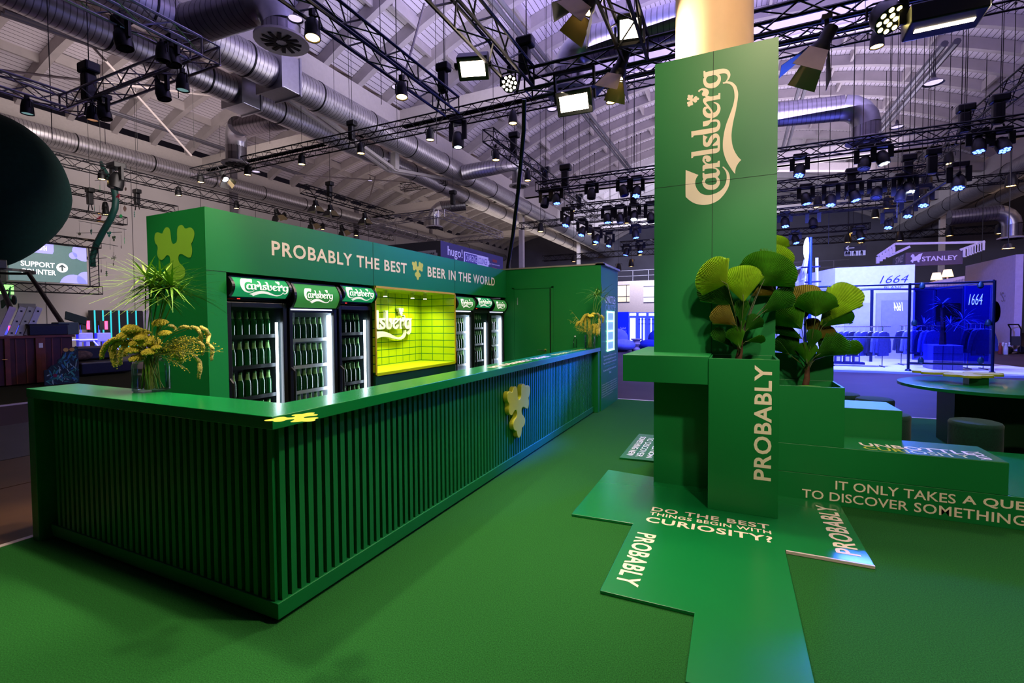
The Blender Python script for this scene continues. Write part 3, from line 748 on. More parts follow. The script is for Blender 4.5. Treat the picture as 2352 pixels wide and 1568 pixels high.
# ================================================================ TABLE AND STOOLS
M_velvet = mat('dark_green_velvet', (12, 60, 46), 0.95, noise=0.2, scale=60, bump=0.2, sheen=0.1)
rt = thing('round_table', 'round dark green table with a lime leaf shaped tray in its middle', 'table', (2.82, 7.62, 0))
MB().lathe([(0.86, 0), (0.88, 0.005), (0.88, 0.04), (0.86, 0.045)], 64, (2.82, 7.62, 0.705)).build('tabletop', M_top, rt, smooth=True)
MB().box(2.42, 3.06, 7.40, 7.95, 0, 0.705).build('pedestal', M_dgreen, rt)
MB().box(2.60, 2.78, 7.55, 7.72, 0.75, 0.84).build('centre_block', M_green, rt)
MB().prism([(a * 0.9 + 2.15, b * 0.62 + 7.40) for a, b in LEAF_P], (0, 0, 0.84), X_, Y_, 0.03).build('leaf_tray', M_leafy, rt, bevel=0.004)
def stool_proto():
    t = thing('pouffe_stool', 'x', 'stool', (0, 0, 0), group='dark green velvet stools round the table')
    MB().lathe([(0.0, 0.0), (0.20, 0.0), (0.215, 0.02), (0.215, 0.40), (0.212, 0.40)], 40, (0, 0, 0.012)).build('body', M_velvet, t, smooth=True)
    MB().lathe([(0.216, 0.40), (0.218, 0.43), (0.205, 0.452), (0.17, 0.462), (0.0, 0.468)], 40, (0, 0, 0.012)).build('seat', M_velvet, t, smooth=True)
    MB().lathe([(0.19, 0), (0.19, 0.012)], 24).build('foot', M_black, t)
    return t
st = stool_proto()
for i, (x, y, lb) in enumerate(((2.33, 6.60, 'dark green velvet stool in front of the table pedestal, nearest to the bench'), (1.62, 6.78, 'dark green velvet stool just behind the blue topped cube'),
        (1.76, 7.95, 'dark green velvet stool beside the pedestal under the table tip'), (1.45, 8.3, 'dark green velvet stool whose top shows just above the blue topped cube'),
        (2.95, 6.55, 'dark green velvet stool cut by the frame beside the bench end'), (3.25, 8.35, 'dark green velvet stool behind the table pedestal at the frame edge'))):
    o = st if i == 0 else copy_tree(st)
    o.location = (x, y, 0); o['label'] = lb

# ================================================================ DRINKS COOLERS AND BOTTLES
def thin_glass(name, tint, rough=0.02, reflect=1.0):
    m = bpy.data.materials.new(name); m.use_nodes = True
    nt = m.node_tree
    nt.nodes.remove(nt.nodes['Principled BSDF'])
    tr = nt.nodes.new('ShaderNodeBsdfTransparent'); tr.inputs[0].default_value = (*tint, 1)
    gl = nt.nodes.new('ShaderNodeBsdfGlossy'); gl.inputs['Roughness'].default_value = rough
    fr = nt.nodes.new('ShaderNodeFresnel'); fr.inputs[0].default_value = 1.4
    mu = nt.nodes.new('ShaderNodeMath'); mu.operation = 'MULTIPLY'; mu.inputs[1].default_value = reflect
    mx = nt.nodes.new('ShaderNodeMixShader')
    nt.links.new(fr.outputs[0], mu.inputs[0]); nt.links.new(mu.outputs[0], mx.inputs[0])
    nt.links.new(tr.outputs[0], mx.inputs[1]); nt.links.new(gl.outputs[0], mx.inputs[2])
    nt.links.new(mx.outputs[0], nt.nodes['Material Output'].inputs[0])
    return m
M_pane = thin_glass('cooler_pane', (0.93, 0.97, 0.95))
M_bottle = mat('green_bottle_glass', (18, 84, 38), 0.08, noise=0.05, spec=0.8, coat=1.0)
M_neck = mat('bottle_label', (140, 190, 116), 0.35, noise=0.1, scale=40)
M_cap = mat('bottle_cap', (60, 120, 60), 0.3, 0.4)
M_led = mat('cooler_led', (255, 255, 255), 0.4, emit=(225, 236, 255), strength=16)
def bottle_proto():
    t = thing('beer_bottle', 'x', 'bottle', (0, 0, 0))
    MB().lathe([(0.026, 0), (0.0305, 0.004), (0.0305, 0.125), (0.027, 0.145), (0.0165, 0.175), (0.0145, 0.2), (0.0145, 0.222), (0.0, 0.222)], 12).build('glass_body', M_bottle, t, smooth=True)
    MB().lathe([(0.0225, 0.158), (0.0172, 0.176), (0.0153, 0.2), (0.0153, 0.212)], 12, caps=False).build('neck_label', M_neck, t, smooth=True)
    MB().lathe([(0.016, 0.214), (0.0165, 0.226), (0.012, 0.229), (0, 0.229)], 12).build('cap', M_cap, t, smooth=True)
    return t
BOT = bottle_proto()
BOT_USED = [False]
def place_bottle(x, y, z, label, group):
    o = copy_tree(BOT) if BOT_USED[0] else BOT
    BOT_USED[0] = True
    o.location = (x, y, z); o.rotation_euler = (0, 0, random.uniform(0, 6.28)); o['label'] = label; o['group'] = group
ORD = ['first', 'second', 'third', 'fourth', 'fifth', 'sixth', 'seventh', 'eighth', 'ninth', 'tenth', 'eleventh', 'twelfth', 'thirteenth', 'fourteenth', 'fifteenth', 'sixteenth']
M_dint = mat('cooler_dark_lining', (30, 40, 42), 0.5)
M_lint = mat('cooler_pale_lining', (205, 212, 222), 0.5)
WHICH = ('cooler nearest the bar corner', 'second cooler from the bar corner', 'cooler beside the niche wordmark', 'cooler just past the lime niche', 'middle cooler past the niche', 'last cooler beside the service door')
SPEC = ((2.60, 3.20, 0, 6), (3.22, 3.83, 1, 6), (3.85, 4.385, 0, 5), (6.17, 6.76, 1, 5), (6.78, 7.36, 0, 5), (7.38, 7.94, 1, 4))
for ci, (y0, y1, bright, nb_) in enumerate(SPEC):
    where = WHICH[ci]
    t = thing('drinks_cooler', 'black glass door drinks cooler full of beer, the ' + where, 'cooler', (-4.2, (y0 + y1) / 2, 0), group='drinks coolers in the back bar')
    xb, xf = -4.50, -3.91
    lining = M_lint if bright else M_dint
    MB().box(xb, xf, y0, y0 + 0.035, 0, 1.96).box(xb, xf, y1 - 0.035, y1, 0, 1.96).box(xb, xb + 0.04, y0 + 0.035, y1 - 0.035, 0, 1.96).box(xb + 0.04, xf, y0 + 0.035, y1 - 0.035, 0, 0.12).box(xb + 0.04, xf, y0 + 0.035, y1 - 0.035, 1.76, 1.96).build('cabinet', M_bplastic, t, bevel=0.003)
    yi0, yi1 = y0 + 0.036, y1 - 0.036
    MB().add([(xb + 0.042, yi0, 0.121), (xb + 0.042, yi1, 0.121), (xb + 0.042, yi1, 1.759), (xb + 0.042, yi0, 1.759)], [(0, 1, 2, 3)]).add([(xb + 0.042, yi0 + .001, 0.121), (xf, yi0 + .001, 0.121), (xf, yi0 + .001, 1.759), (xb + 0.042, yi0 + .001, 1.759)], [(0, 1, 2, 3)]).add([(xb + 0.042, yi1 - .001, 0.121), (xf, yi1 - .001, 0.121), (xf, yi1 - .001, 1.759), (xb + 0.042, yi1 - .001, 1.759)], [(3, 2, 1, 0)]).build('lining', lining, t)
    zd1 = 1.74 if not bright else 1.70
    dr = MB()
    w = 0.045
    dr.box(xf + 0.004, xf + 0.045, y0 + 0.004, y0 + w, 0.10, zd1).box(xf + 0.004, xf + 0.045, y1 - w, y1 - 0.004, 0.10, zd1).box(xf + 0.004, xf + 0.045, y0 + w, y1 - w, zd1 - w, zd1).box(xf + 0.004, xf + 0.045, y0 + w, y1 - w, 0.10, 0.16)
    dr = dr.build('door', M_bplastic, t, bevel=0.004)
    MB().add([(xf + 0.03, y0 + w, 0.16), (xf + 0.03, y1 - w, 0.16), (xf + 0.03, y1 - w, zd1 - w), (xf + 0.03, y0 + w, zd1 - w)], [(0, 1, 2, 3)]).build('pane', M_pane, dr)
    hz = 1.08 if not bright else 1.12
    MB().tube([(xf + 0.045, y0 + 0.02, hz), (xf + 0.085, y0 + 0.02, hz - 0.03), (xf + 0.085, y0 + 0.02, hz - 0.36), (xf + 0.045, y0 + 0.02, hz - 0.4)], 0.012, 8).build('handle', M_bplastic, dr, smooth=True)
    if ci == 4: zd1 = 1.70
    # bulging header
    hz0, hz1 = (1.785, 1.95) if not bright else (1.735, 1.935)
    hz0, hz1 = hz0 - 0.03 * (ci == 1), hz1
    prof = [(xf + 0.03 + 0.085 * math.sin(math.pi * (0.12 + 0.76 * k / 8)), hz0 + (hz1 - hz0) * k / 8) for k in range(9)]
    vs = [(x, y, z) for x, z in prof for y in (y0 + 0.03, y1 - 0.03)]
    hm = mat('header_lit_%s' % ('soft' if bright else 'bright'), (28, 120, 66), 0.6, emit=(26, 142, 86) if not bright else (64, 132, 56), strength=0.8 if not bright else 0.6, spec=0.1)
    hd = MB().add(vs, [(2 * i, 2 * i + 1, 2 * i + 3, 2 * i + 2) for i in range(8)]).build('header_sign', hm, t, smooth=2)
    en = MB()
    for ya, yb in ((y0 + 0.004, y0 + 0.03), (y1 - 0.03, y1 - 0.004)):
        P = [(xf + 0.0, hz0 - 0.012)] + [(x + 0.012, z) for x, z in prof] + [(xf + 0.0, hz1 + 0.012)]
        en.prism([(x, z) for x, z in P], (0, yb, 0), X_, Z_, yb - ya)
    en.box(xf - 0.02, xf + 0.05, y0 + 0.03, y1 - 0.03, hz1, hz1 + 0.014).box(xf - 0.02, xf + 0.05, y0 + 0.03, y1 - 0.03, hz0 - 0.012, hz0)
    en.build('header_frame', M_bplastic, t)
    W = y1 - y0
    lw = (0.80 if not bright else 0.60) * W
    lh = min(lw * 0.40, (hz1 - hz0) * 0.9)
    ly, lz = y0 + W * (0.54 if ci == 0 else 0.50) - lw / 2, (hz0 + hz1) / 2 - lh / 2
    logo(mat('wordmark_lit', (250, 244, 235), 0.4, emit=(255, 246, 236), strength=0.8), hd, (xf + 0.03, ly, lz), Y_, Z_, lw, 0.003, h=lh,
         bend=lambda b, lz=lz, lh=lh, hz0=hz0, hz1=hz1: 0.085 * math.sin(math.pi * (0.12 + 0.76 * (lz + b * lh - hz0) / (hz1 - hz0))))
    if not bright:
        MB().box(xf + 0.045, xf + 0.048, y0 + 0.10, y0 + 0.125, 1.765, 1.771).build('red_display', mat('red_led', (255, 40, 30), 0.4, emit=(255, 30, 20), strength=8), t)
    else:
        MB().box(xf, xf + 0.055, y0 + 0.02, y1 - 0.08, hz0 - 0.026, hz0 - 0.013).build('light_strip', mat('strip_lamp', (240, 240, 250), 0.4, emit=(220, 225, 255), strength=1.5), t)
    # shelves, light strip and bottles
    zs = (1.44, 1.165, 0.885, 0.61) if not bright else (1.385, 1.115, 0.86, 0.60)
    if ci == 2: zs = (1.43, 1.15, 0.865, 0.6)
    for z in zs:
        MB().box(xb + 0.05, xf - 0.045, yi0 + 0.004, yi1 - 0.004, z - 0.016, z).box(xf - 0.05, xf - 0.044, yi0 + 0.004, yi1 - 0.01, z - 0.022, z + 0.012).build('shelf', M_lint if bright else mat('shelf_grey', (36, 42, 46), 0.4, 0.3), t)
    ztop = (1.56, 1.63, 1.58, 1.62, 1.53, 1.6)[ci]
    MB().box(xf - 0.03, xf - 0.008, yi1 - 0.038, yi1 - 0.025, 0.2, ztop).build('light_tube', M_led, t)
    for k, z in enumerate(zs[:3] if ci not in (0, 1, 2) else zs):
        for row in range(2 if k < 3 else 1):
            nn = nb_ - (1 if row else 0)
            if ci == 5 and k > 0: nn = 3 - row
            ye = yi1 - 0.078
            for j in range(nn):
                y = ye - 0.0705 * (nn - 1 - j) + (0.02 if row else 0) - (0.03 if row else 0)
                sh = ('top', 'second', 'third', 'lowest visible')[k]
                place_bottle(xf - 0.09 - 0.085 * row, y, z, 'beer bottle, %s in %s row, %s shelf, %s' % (ORD[j], 'rear' if row else 'front', sh, where), 'beer bottles in the coolers')

# ================================================================ TRUSSES
M_truss = mat('black_truss', (20, 20, 26), 0.35, 0.5, noise=0.1)
M_trusss = mat('silver_truss', (170, 166, 176), 0.3, 0.85, noise=0.08)
def truss(label, p0, p1, s=0.3, m=None, bay=0.42, r=0.024):
    m = m or M_truss
    p0, p1 = Vector(p0), Vector(p1)
    t = thing('lighting_truss', label, 'truss', (p0 + p1) / 2)
    d = (p1 - p0); L = d.length; d.normalize()
    a = d.cross(Z_).normalized() * s / 2; b = Vector((0, 0, s))
    cs = [-a, a, a + b, -a + b]
    for c in cs: MB().tube([p0 + c, p1 + c], r, 6).build('chord', m, t, smooth=True)
    n = max(2, int(L / bay)); mb = MB()
    for q in range(4):
        c0, c1 = cs[q], cs[(q + 1) % 4]
        for k in range(n):
            u, v = p0 + d * (L * k / n), p0 + d * (L * (k + 1) / n)
            mb.tube([u + (c0 if k % 2 else c1), v + (c1 if k % 2 else c0)], r * 0.5, 4, caps=False)
        for e in (p0, p1): mb.tube([e + c0, e + c1], r * 0.6, 4, caps=False)
    mb.build('lacing', m, t)
    return t
TY1, TX2, TX3, TY3 = 13.45, -4.9, -2.85, 6.75
TX3c = PZ(1445, 100, 5.0).x
truss('long black truss crossing the hall above the bar from the wall side', (-21.9, TY1, 8.0), (14, TY1, 8.0), 0.4)
truss('black truss ending in mid air above the back bar header', (TX2, 1.0, 5.5), (TX2, 7.85, 5.5))
truss('black truss running to the corner above the pole', (TX3, 1.0, 5.0), (TX3, 6.6, 5.0))
truss('black truss passing behind the top of the pylon', (TX3, TY3, 5.0), (5.5, TY3, 5.0))
truss('short black truss meeting the pylon truss beside the barn door lamps', (TX3c, 1.2, 5.0), (TX3c, 6.55, 5.0))
TY4, TY5 = 15.4, 19.0
truss('blue lit truss nearest beyond the pylon', (-6.2, TY4, 6.0), (9.5, TY4, 6.0))
truss('blue lit truss in the second row beyond the pylon', (-6.3, TY5, 6.0), (5.9, TY5, 6.0))
q6, q7 = PZ(1377, 532, 6), PZ(1425, 567, 6)
TY6, TY7 = q6.y, q7.y
truss('blue lit truss in the third row beyond the pylon', (q6.x, TY6, 6.0), (PY(2068, 472, TY6).x, TY6, 6.0))
truss('blue lit truss in the fourth row beyond the pylon', (q7.x, TY7, 6.0), (PY(1998, 517, TY7).x, TY7, 6.0))
TY9 = 27.0
truss('thin long truss far behind the blue lit rows', (-12, TY9, PY(1340, 512, TY9).z), (16, TY9, PY(1340, 512, TY9).z), 0.35)
TY9b = 36.0
truss('farthest thin truss low over the distant aisle', (-14, TY9b, PY(1400, 590, TY9b).z), (16, TY9b, PY(1400, 590, TY9b).z), 0.4)
a8, a9 = PZ(1121, 323, 7.0), PZ(2352, 200, 7.0)
truss('blue black truss receding beside the slanting cable', (a8.x, a8.y, 7.0), (a8.x, 25.0, 7.0), 0.36)
truss('dark truss receding on the far side of the pylon', (a9.x, a9.y - 1, 7.0), (a9.x, 26.0, 7.0), 0.36)
def near_wall(x0, y0, x1, y1, X):
    a, b = PX(x0, y0, X), PX(x1, y1, X); z = (a.z + b.z) / 2
    return Vector((X, a.y, z)), Vector((X, b.y, z))
w1 = near_wall(60, 345, 900, 560, -24); truss('upper black truss along the pale hall wall below the duct', *w1, 0.4)
w2 = near_wall(130, 432, 405, 494, -27); truss('middle black truss along the pale hall wall behind the hanging mobile', *w2, 0.35)
w3 = near_wall(130, 487, 288, 522, -26.5); truss('lowest short black truss along the pale hall wall behind the hanging mobile', *w3, 0.35)
w4 = near_wall(696, 444, 900, 502, -17); truss('black truss with white barn door lamps above the header', *w4, 0.35)
a, b = PY(924, 438, 24), PY(1023, 424, 24); truss('short black truss hanging alone below the twin ducts', (a.x, 24, a.z), (b.x, 24, a.z), 0.4)
S1 = [Vector((-12.6, 1.5, 6)), Vector((-12.6, 5.27, 6)), Vector((-8.2, 5.27, 6)), Vector((-8.2, 1.5, 6))]
truss('silver truss side of the hanging square nearer the wall', S1[0], S1[1] - Vector((0, .16, 0)), 0.3, M_trusss)
truss('silver truss side of the hanging square crossing above the dark balloon', S1[1] - Vector((.15, 0, 0)), S1[2] + Vector((.15, 0, 0)), 0.3, M_trusss)
truss('silver truss side of the hanging square nearer the valley duct', S1[2] - Vector((0, .16, 0)), S1[3], 0.3, M_trusss)
L = [PZ(843, 522, 7.2), PZ(1009, 497, 7.2), PZ(1152, 548, 7.2)]
L.append(L[0] + L[2] - L[1])
for k, w in enumerate(('facing the bar', 'on its blue lit side', 'at its back', 'on its pale side')):
    d = (L[(k + 1) % 4] - L[k]).normalized() * 0.2
    truss('silver square truss above the charging lounge, side ' + w, L[k] + d, L[(k + 1) % 4] - d, 0.4, M_trusss)

# ================================================================ LAMPS AND HOISTS ON THE TRUSSES
M_wl = mat('lamp_warm', (255, 230, 180), 0.4, emit=(255, 214, 140), strength=9)
M_wh = mat('lamp_hot', (255, 250, 240), 0.4, emit=(255, 232, 205), strength=14)
M_bl = mat('lamp_blue', (120, 140, 255), 0.4, emit=(60, 90, 255), strength=14)
M_cw = mat('lamp_cool', (235, 245, 255), 0.4, emit=(215, 235, 255), strength=9)
M_off = mat('lamp_lens_dark', (40, 44, 60), 0.1, spec=0.8)
def clampset(t, top, p, w, rad=0.012):
    mb = MB().box(top.x - 0.03, top.x + 0.03, top.y - 0.03, top.y + 0.03, top.z - 0.03, top.z + 0.05)
    if top.z - 0.03 > p.z + 0.02: mb.tube([top, (top.x, top.y, p.z)], rad, 6)
    mb.build('clamp', M_black, t)
    MB().tube([(p.x - w, p.y, p.z - 0.17), (p.x - w, p.y, p.z - 0.02), (p.x - w * 0.7, p.y, p.z), (p.x + w * 0.7, p.y, p.z), (p.x + w, p.y, p.z - 0.02), (p.x + w, p.y, p.z - 0.17)], 0.012, 6).build('yoke', M_black, t, smooth=True)
def par_can(label, lens, ztop, m, s=1.0, tilt=(0, 0, -1), group=None):
    d = Vector(tilt).normalized()
    t = thing('par_lamp', label, 'stage lamp', lens, group=group)
    c = lens - d * 0.16 * s
    p = Vector((c.x, c.y, max(c.z + 0.17 * s, lens.z + 0.2 * s)))
    clampset(t, Vector((c.x, c.y, max(ztop, p.z))), p, 0.15 * s)
    MB().lathe([(0.05 * s, -0.34 * s), (0.09 * s, -0.3 * s), (0.115 * s, -0.16 * s), (0.125 * s, 0), (0.11 * s, 0), (0.10 * s, -0.03 * s)], 18, lens, d, caps=False).lathe([(0, -0.345 * s), (0.06 * s, -0.335 * s)], 18, lens, d).build('housing', M_black, t, smooth=True)
    MB().lathe([(0, -0.02 * s), (0.106 * s, -0.02 * s)], 18, lens, d).build('lens', m, t)
    return t
def moving_head(label, lens, ztop, m, s=1.0, tilt=(0, 0, -1), dots=True):
    d = Vector(tilt).normalized()
    t = thing('moving_head_lamp', label, 'stage lamp', lens)
    c = lens - d * 0.2 * s
    zb = max(c.z + 0.24 * s, min(ztop, c.z + 0.5 * s))
    MB().box(c.x - 0.17 * s, c.x + 0.17 * s, c.y - 0.12 * s, c.y + 0.12 * s, zb, zb + 0.12 * s).build('base', M_bplastic, t, bevel=0.02 * s)
    if ztop > zb + 0.12 * s + 0.02: MB().tube([(c.x, c.y, zb + 0.12 * s), (c.x, c.y, ztop)], 0.02, 6).build('clamp', M_black, t)
    for sx in (-1, 1):
        MB().bar((c.x + sx * 0.18 * s, c.y, zb + 0.02 * s), (c.x + sx * 0.18 * s, c.y, c.z - 0.03 * s), 0.05 * s, 0.12 * s).build('yoke_arm', M_bplastic, t)
    MB().lathe([(0.0, -0.36 * s), (0.08 * s, -0.35 * s), (0.13 * s, -0.27 * s), (0.15 * s, -0.12 * s), (0.14 * s, 0), (0.125 * s, 0)], 18, lens, d, caps=False).lathe([(0, -0.005 * s), (0.13 * s, -0.005 * s)], 18, lens, d).build('head', M_bplastic, t, smooth=True)
    lm = MB()
    q = d.to_track_quat('Z', 'Y').to_matrix()
    if dots:
        for k in range(7):
            o = Vector((0, 0, 0.004)) if k == 6 else Vector((0.08 * s * math.cos(k * 1.047), 0.08 * s * math.sin(k * 1.047), 0.004))
            lm.lathe([(0, 0), (0.036 * s, 0)], 10, lens + q @ o, d)
    else:
        lm.lathe([(0, 0.004), (0.09 * s, 0.004)], 16, lens, d)
    lm.build('lens', m, t)
    return t
def hoist(label, p, ztop=12.3, s=1.0, up=True):
    t = thing('chain_hoist', label, 'chain hoist', p)
    MB().box(p.x - 0.09 * s, p.x + 0.09 * s, p.y - 0.08 * s, p.y + 0.08 * s, p.z, p.z + 0.42 * s).build('motor_body', M_bplastic, t, bevel=0.03 * s)
    MB().box(p.x - 0.13 * s, p.x + 0.16 * s, p.y - 0.1 * s, p.y + 0.1 * s, p.z + 0.42 * s, p.z + 0.58 * s).build('chain_housing', M_bplastic, t, bevel=0.03 * s)
    MB().tube([(p.x + 0.03, p.y, p.z + 0.58 * s), (p.x + 0.03, p.y, roofz(p.x) - 0.1)], 0.009, 5).build('chain', M_black, t)
    for e in (-1, 1): MB().tube([(p.x + e * 0.08 * s, p.y, p.z), (p.x + e * 0.14 * s, p.y, p.z - 0.25)], 0.02, 5).build('sling', M_black, t)
    return t
ODN = ['first', 'second', 'third', 'fourth', 'fifth', 'sixth', 'seventh', 'eighth', 'ninth']
for k, (x, y) in enumerate(((461, 419), (569, 402), (693, 378), (829, 353), (988, 322), (1178, 284), (1403, 236), (2014, 108))):
    par_can('black par lamp with warm lens, %s along the long truss counted from the wall end' % ODN[k], PY(x, y, TY1), 8.0, M_wl, 1.15)
for k, (x, y, X, z) in enumerate(((718, 88, TX2, 5.5), (923, 224, TX2, 5.5))):
    par_can('black par lamp with starry warm lens, %s on the truss ending above the header' % ('nearer one' if k == 0 else 'farther one'), PX(x, y, X), z, M_wl, 0.8, (0.1, -0.1, -1))
for k, (x, y) in enumerate(((1139, 368), (1212, 415), (1315, 485))):
    par_can('black par lamp with warm lens, %s along the truss beside the slanting cable' % ODN[k], PX(x, y, a8.x), 7.0, M_wl, 1.0)
for k, (x, y) in enumerate(((234, 412), (410, 449), (543, 479), (653, 504), (741, 527), (818, 541))):
    par_can('small warm par lamp, %s along the upper truss by the pale wall' % ODN[k], PX(x, y, -24), w1[0].z, M_wl, 1.15)
par_can('warm par lamp on the middle truss behind the hanging mobile', PX(242, 482, -27), w2[0].z, M_wl, 1.1)
par_can('double lit warm par lamp on the lowest truss behind the hanging mobile', PX(243, 493, -26.5), w3[0].z, M_wl, 1.1)
M_blade = mat('barn_door_tan', (150, 134, 100), 0.35, 0.7)
def barn_lamp(label, tail, lens, ztop, m, r=0.10, blade=0.22):
    tail, lens = Vector(tail), Vector(lens)
    d = (lens - tail).normalized()
    t = thing('barn_door_lamp', label, 'stage lamp', lens)
    L = (lens - tail).length
    MB().lathe([(0, 0), (r * 0.7, 0.01), (r * 0.75, L * 0.6), (r * 1.05, L * 0.8), (r * 1.1, L), (r * 0.95, L)], 18, tail, d, caps=False).build('barrel', M_black, t, smooth=True)
    MB().lathe([(0, L * 0.97), (r * 0.96, L * 0.97)], 18, tail, d).build('lens', m, t)
    c = tail + d * L * 0.4
    mb = MB().tube([c, (c.x, c.y, max(ztop, c.z + 0.1))], 0.025, 6).box(c.x - 0.05, c.x + 0.05, c.y - 0.04, c.y + 0.04, max(ztop, c.z + 0.1) - 0.06, max(ztop, c.z + 0.1))
    mb.build('clamp', M_black, t)
    q = d.to_track_quat('Z', 'Y').to_matrix()
    for k in range(4):
        a = k * math.pi / 2
        u = Vector((math.cos(a), math.sin(a), 0)); v = Vector((-math.sin(a), math.cos(a), 0))
        P = [u * r * 1.1 - v * r, u * r * 1.1 + v * r, u * (r * 1.1 + blade * 0.5) + v * r * 1.6 + Vector((0, 0, blade * 0.9)), u * (r * 1.1 + blade * 0.5) - v * r * 1.6 + Vector((0, 0, blade * 0.9))]
        P = [lens + q @ p for p in P]
        n = (q @ (u * 0.8 - Vector((0, 0, .5)))).normalized() * 0.004
        MB().add(P + [p + n for p in P], [(0, 1, 2, 3), (7, 6, 5, 4), (0, 4, 5, 1), (1, 5, 6, 2), (2, 6, 7, 3), (3, 7, 4, 0)]).build('barn_door', M_blade if k in (0, 2) else M_black, t)
    return t
q_ = PX(1340, 20, TX3c - 0.35)
barn_lamp('barn door spotlight hanging off the pylon truss on the bright side of the vault', PY(1378, -28, q_.y + 0.05), q_, 5.0, M_wl, 0.11, 0.26)
barn_lamp('barn door spotlight hanging just in front of the pylon top', PY(1440, 112, TY3 - 0.25), PY(1416, 178, TY3 - 0.25), 5.0, M_wl, 0.10, 0.26)
barn_lamp('long barn door spotlight pointing down beside the pylon top', PY(1912, 60, TY3 - 0.25), PY(1878, 122, TY3 - 0.25), 5.0, M_off, 0.10, 0.32)
barn_lamp('barn door lamp on the long truss close to its wall end', PY(507, 395, TY1 - 0.1), PY(518, 412, TY1 - 0.1), 8.0, M_cw, 0.13, 0.28)
for k, (x, y) in enumerate(((636, 494), (716, 514), (786, 530))):
    barn_lamp('white barn door lamp just over the header, %s from the leaf end' % ODN[k], PX(x - 3, y - 14, -24), PX(x + 2, y, -24), w1[0].z, M_cw, 0.18, 0.35)
for k, (x, y) in enumerate(((724, 474), (758, 484), (837, 503))):
    barn_lamp('white barn door lamp on the truss above the header, %s along it' % ODN[k], PX(x, y - 14, -17), PX(x + 1, y, -17), w4[0].z, M_cw, 0.15, 0.28)
def panel_lamp(label, c, d, ztop, W, H, m, win=0.62):
    c, d = Vector(c), Vector(d).normalized()
    t = thing('wash_panel_lamp', label, 'stage lamp', c)
    u = Z_.cross(d); u = X_ if u.length < 0.1 else u.normalized()
    v = d.cross(u).normalized()
    def ob(w, h, z0, z1):
        P = [c + u * a * w + v * b * h + d * z for z in (z0, z1) for a, b in ((-.5, -.5), (.5, -.5), (.5, .5), (-.5, .5))]
        return MB().add(P, [(3, 2, 1, 0), (4, 5, 6, 7), (0, 1, 5, 4), (1, 2, 6, 5), (2, 3, 7, 6), (3, 0, 4, 7)])
    ob(W, H, -0.20, 0).build('housing', M_bplastic, t, bevel=0.015)
    ob(W * 0.78, H * win, -0.01, 0.006).build('led_window', m, t)
    for s in (-1, 1):
        MB().bar(c + u * s * (W / 2 + 0.025) - d * 0.1, Vector((c.x, c.y, ztop)) + u * s * (W / 2 + 0.025), 0.03, 0.07).build('yoke_arm', M_black, t)
    MB().bar(Vector((c.x, c.y, ztop)) - u * (W / 2 + 0.04), Vector((c.x, c.y, ztop)) + u * (W / 2 + 0.04), 0.06, 0.04).build('yoke_bar', M_black, t)
    return t
panel_lamp('bright wash panel lamp on the truss running to the pole corner', PX(1086, 158, TX3 - 0.35), (0.25, -0.75, -0.75), 5.0, 0.42, 0.30, M_wh)
panel_lamp('bright wash panel lamp under the pylon truss, midway to the pole', PY(1318, 236, TY3 - 0.35), (0.05, -0.8, -0.5), 5.0, 0.50, 0.32, M_wh)
panel_lamp('bright wash panel lamp on the short truss beside the barn door lamps', PX(1446, 66, TX3c), (0.15, -0.75, -0.6), 5.0, 0.30, 0.34, M_wh)
panel_lamp('wash panel lamp with a thin bright edge at the far end of the pylon truss', PY(2168, 58, TY3 - 0.35), (0, -0.1, -1), 5.0, 0.62, 0.34, M_wh, 0.16)
def led_par(label, c, d, ztop, m, r=0.13):
    c, d = Vector(c), Vector(d).normalized()
    t = thing('led_par_lamp', label, 'stage lamp', c)
    MB().lathe([(0, -0.22), (r * 0.8, -0.21), (r, -0.12), (r, 0), (r * 0.94, 0.004), (0, 0.0)], 24, c, d).build('housing', M_bplastic, t, smooth=True)
    q = d.to_track_quat('Z', 'Y').to_matrix(); lm = MB()
    for n, rr in ((4, 0.3), (9, 0.75)):
        for k in range(n):
            a = 2 * math.pi * k / n + rr
            lm.lathe([(0, 0), (r * 0.17, 0)], 10, c + q @ Vector((rr * r * math.cos(a), rr * r * math.sin(a), 0.006)), d)
    lm.build('led_dots', m, t)
    clampset(t, Vector((c.x, c.y, max(ztop, c.z + 0.2))) - d * 0.08, Vector((c.x, c.y, c.z + 0.17)) - d * 0.08, r + 0.03)
led_par('round lamp with white led dots at the pole corner of the truss', PX(1170, 192, TX3 - 0.05), (0.35, -0.9, -0.35), 5.0, M_wh, 0.115)
led_par('round lamp with warm led dots partly hidden behind a barn door lamp', PY(1412, 190, TY3 - 0.1), (0.1, -0.9, -0.4), 5.0, M_wh, 0.11)
led_par('round lamp with yellowish led dots beside the far wash panel', PY(2046, 46, TY3 - 0.3), (0.3, -0.55, -0.8), 5.0, mat('lamp_yellow', (255, 240, 180), 0.4, emit=(255, 235, 150), strength=10), 0.15)
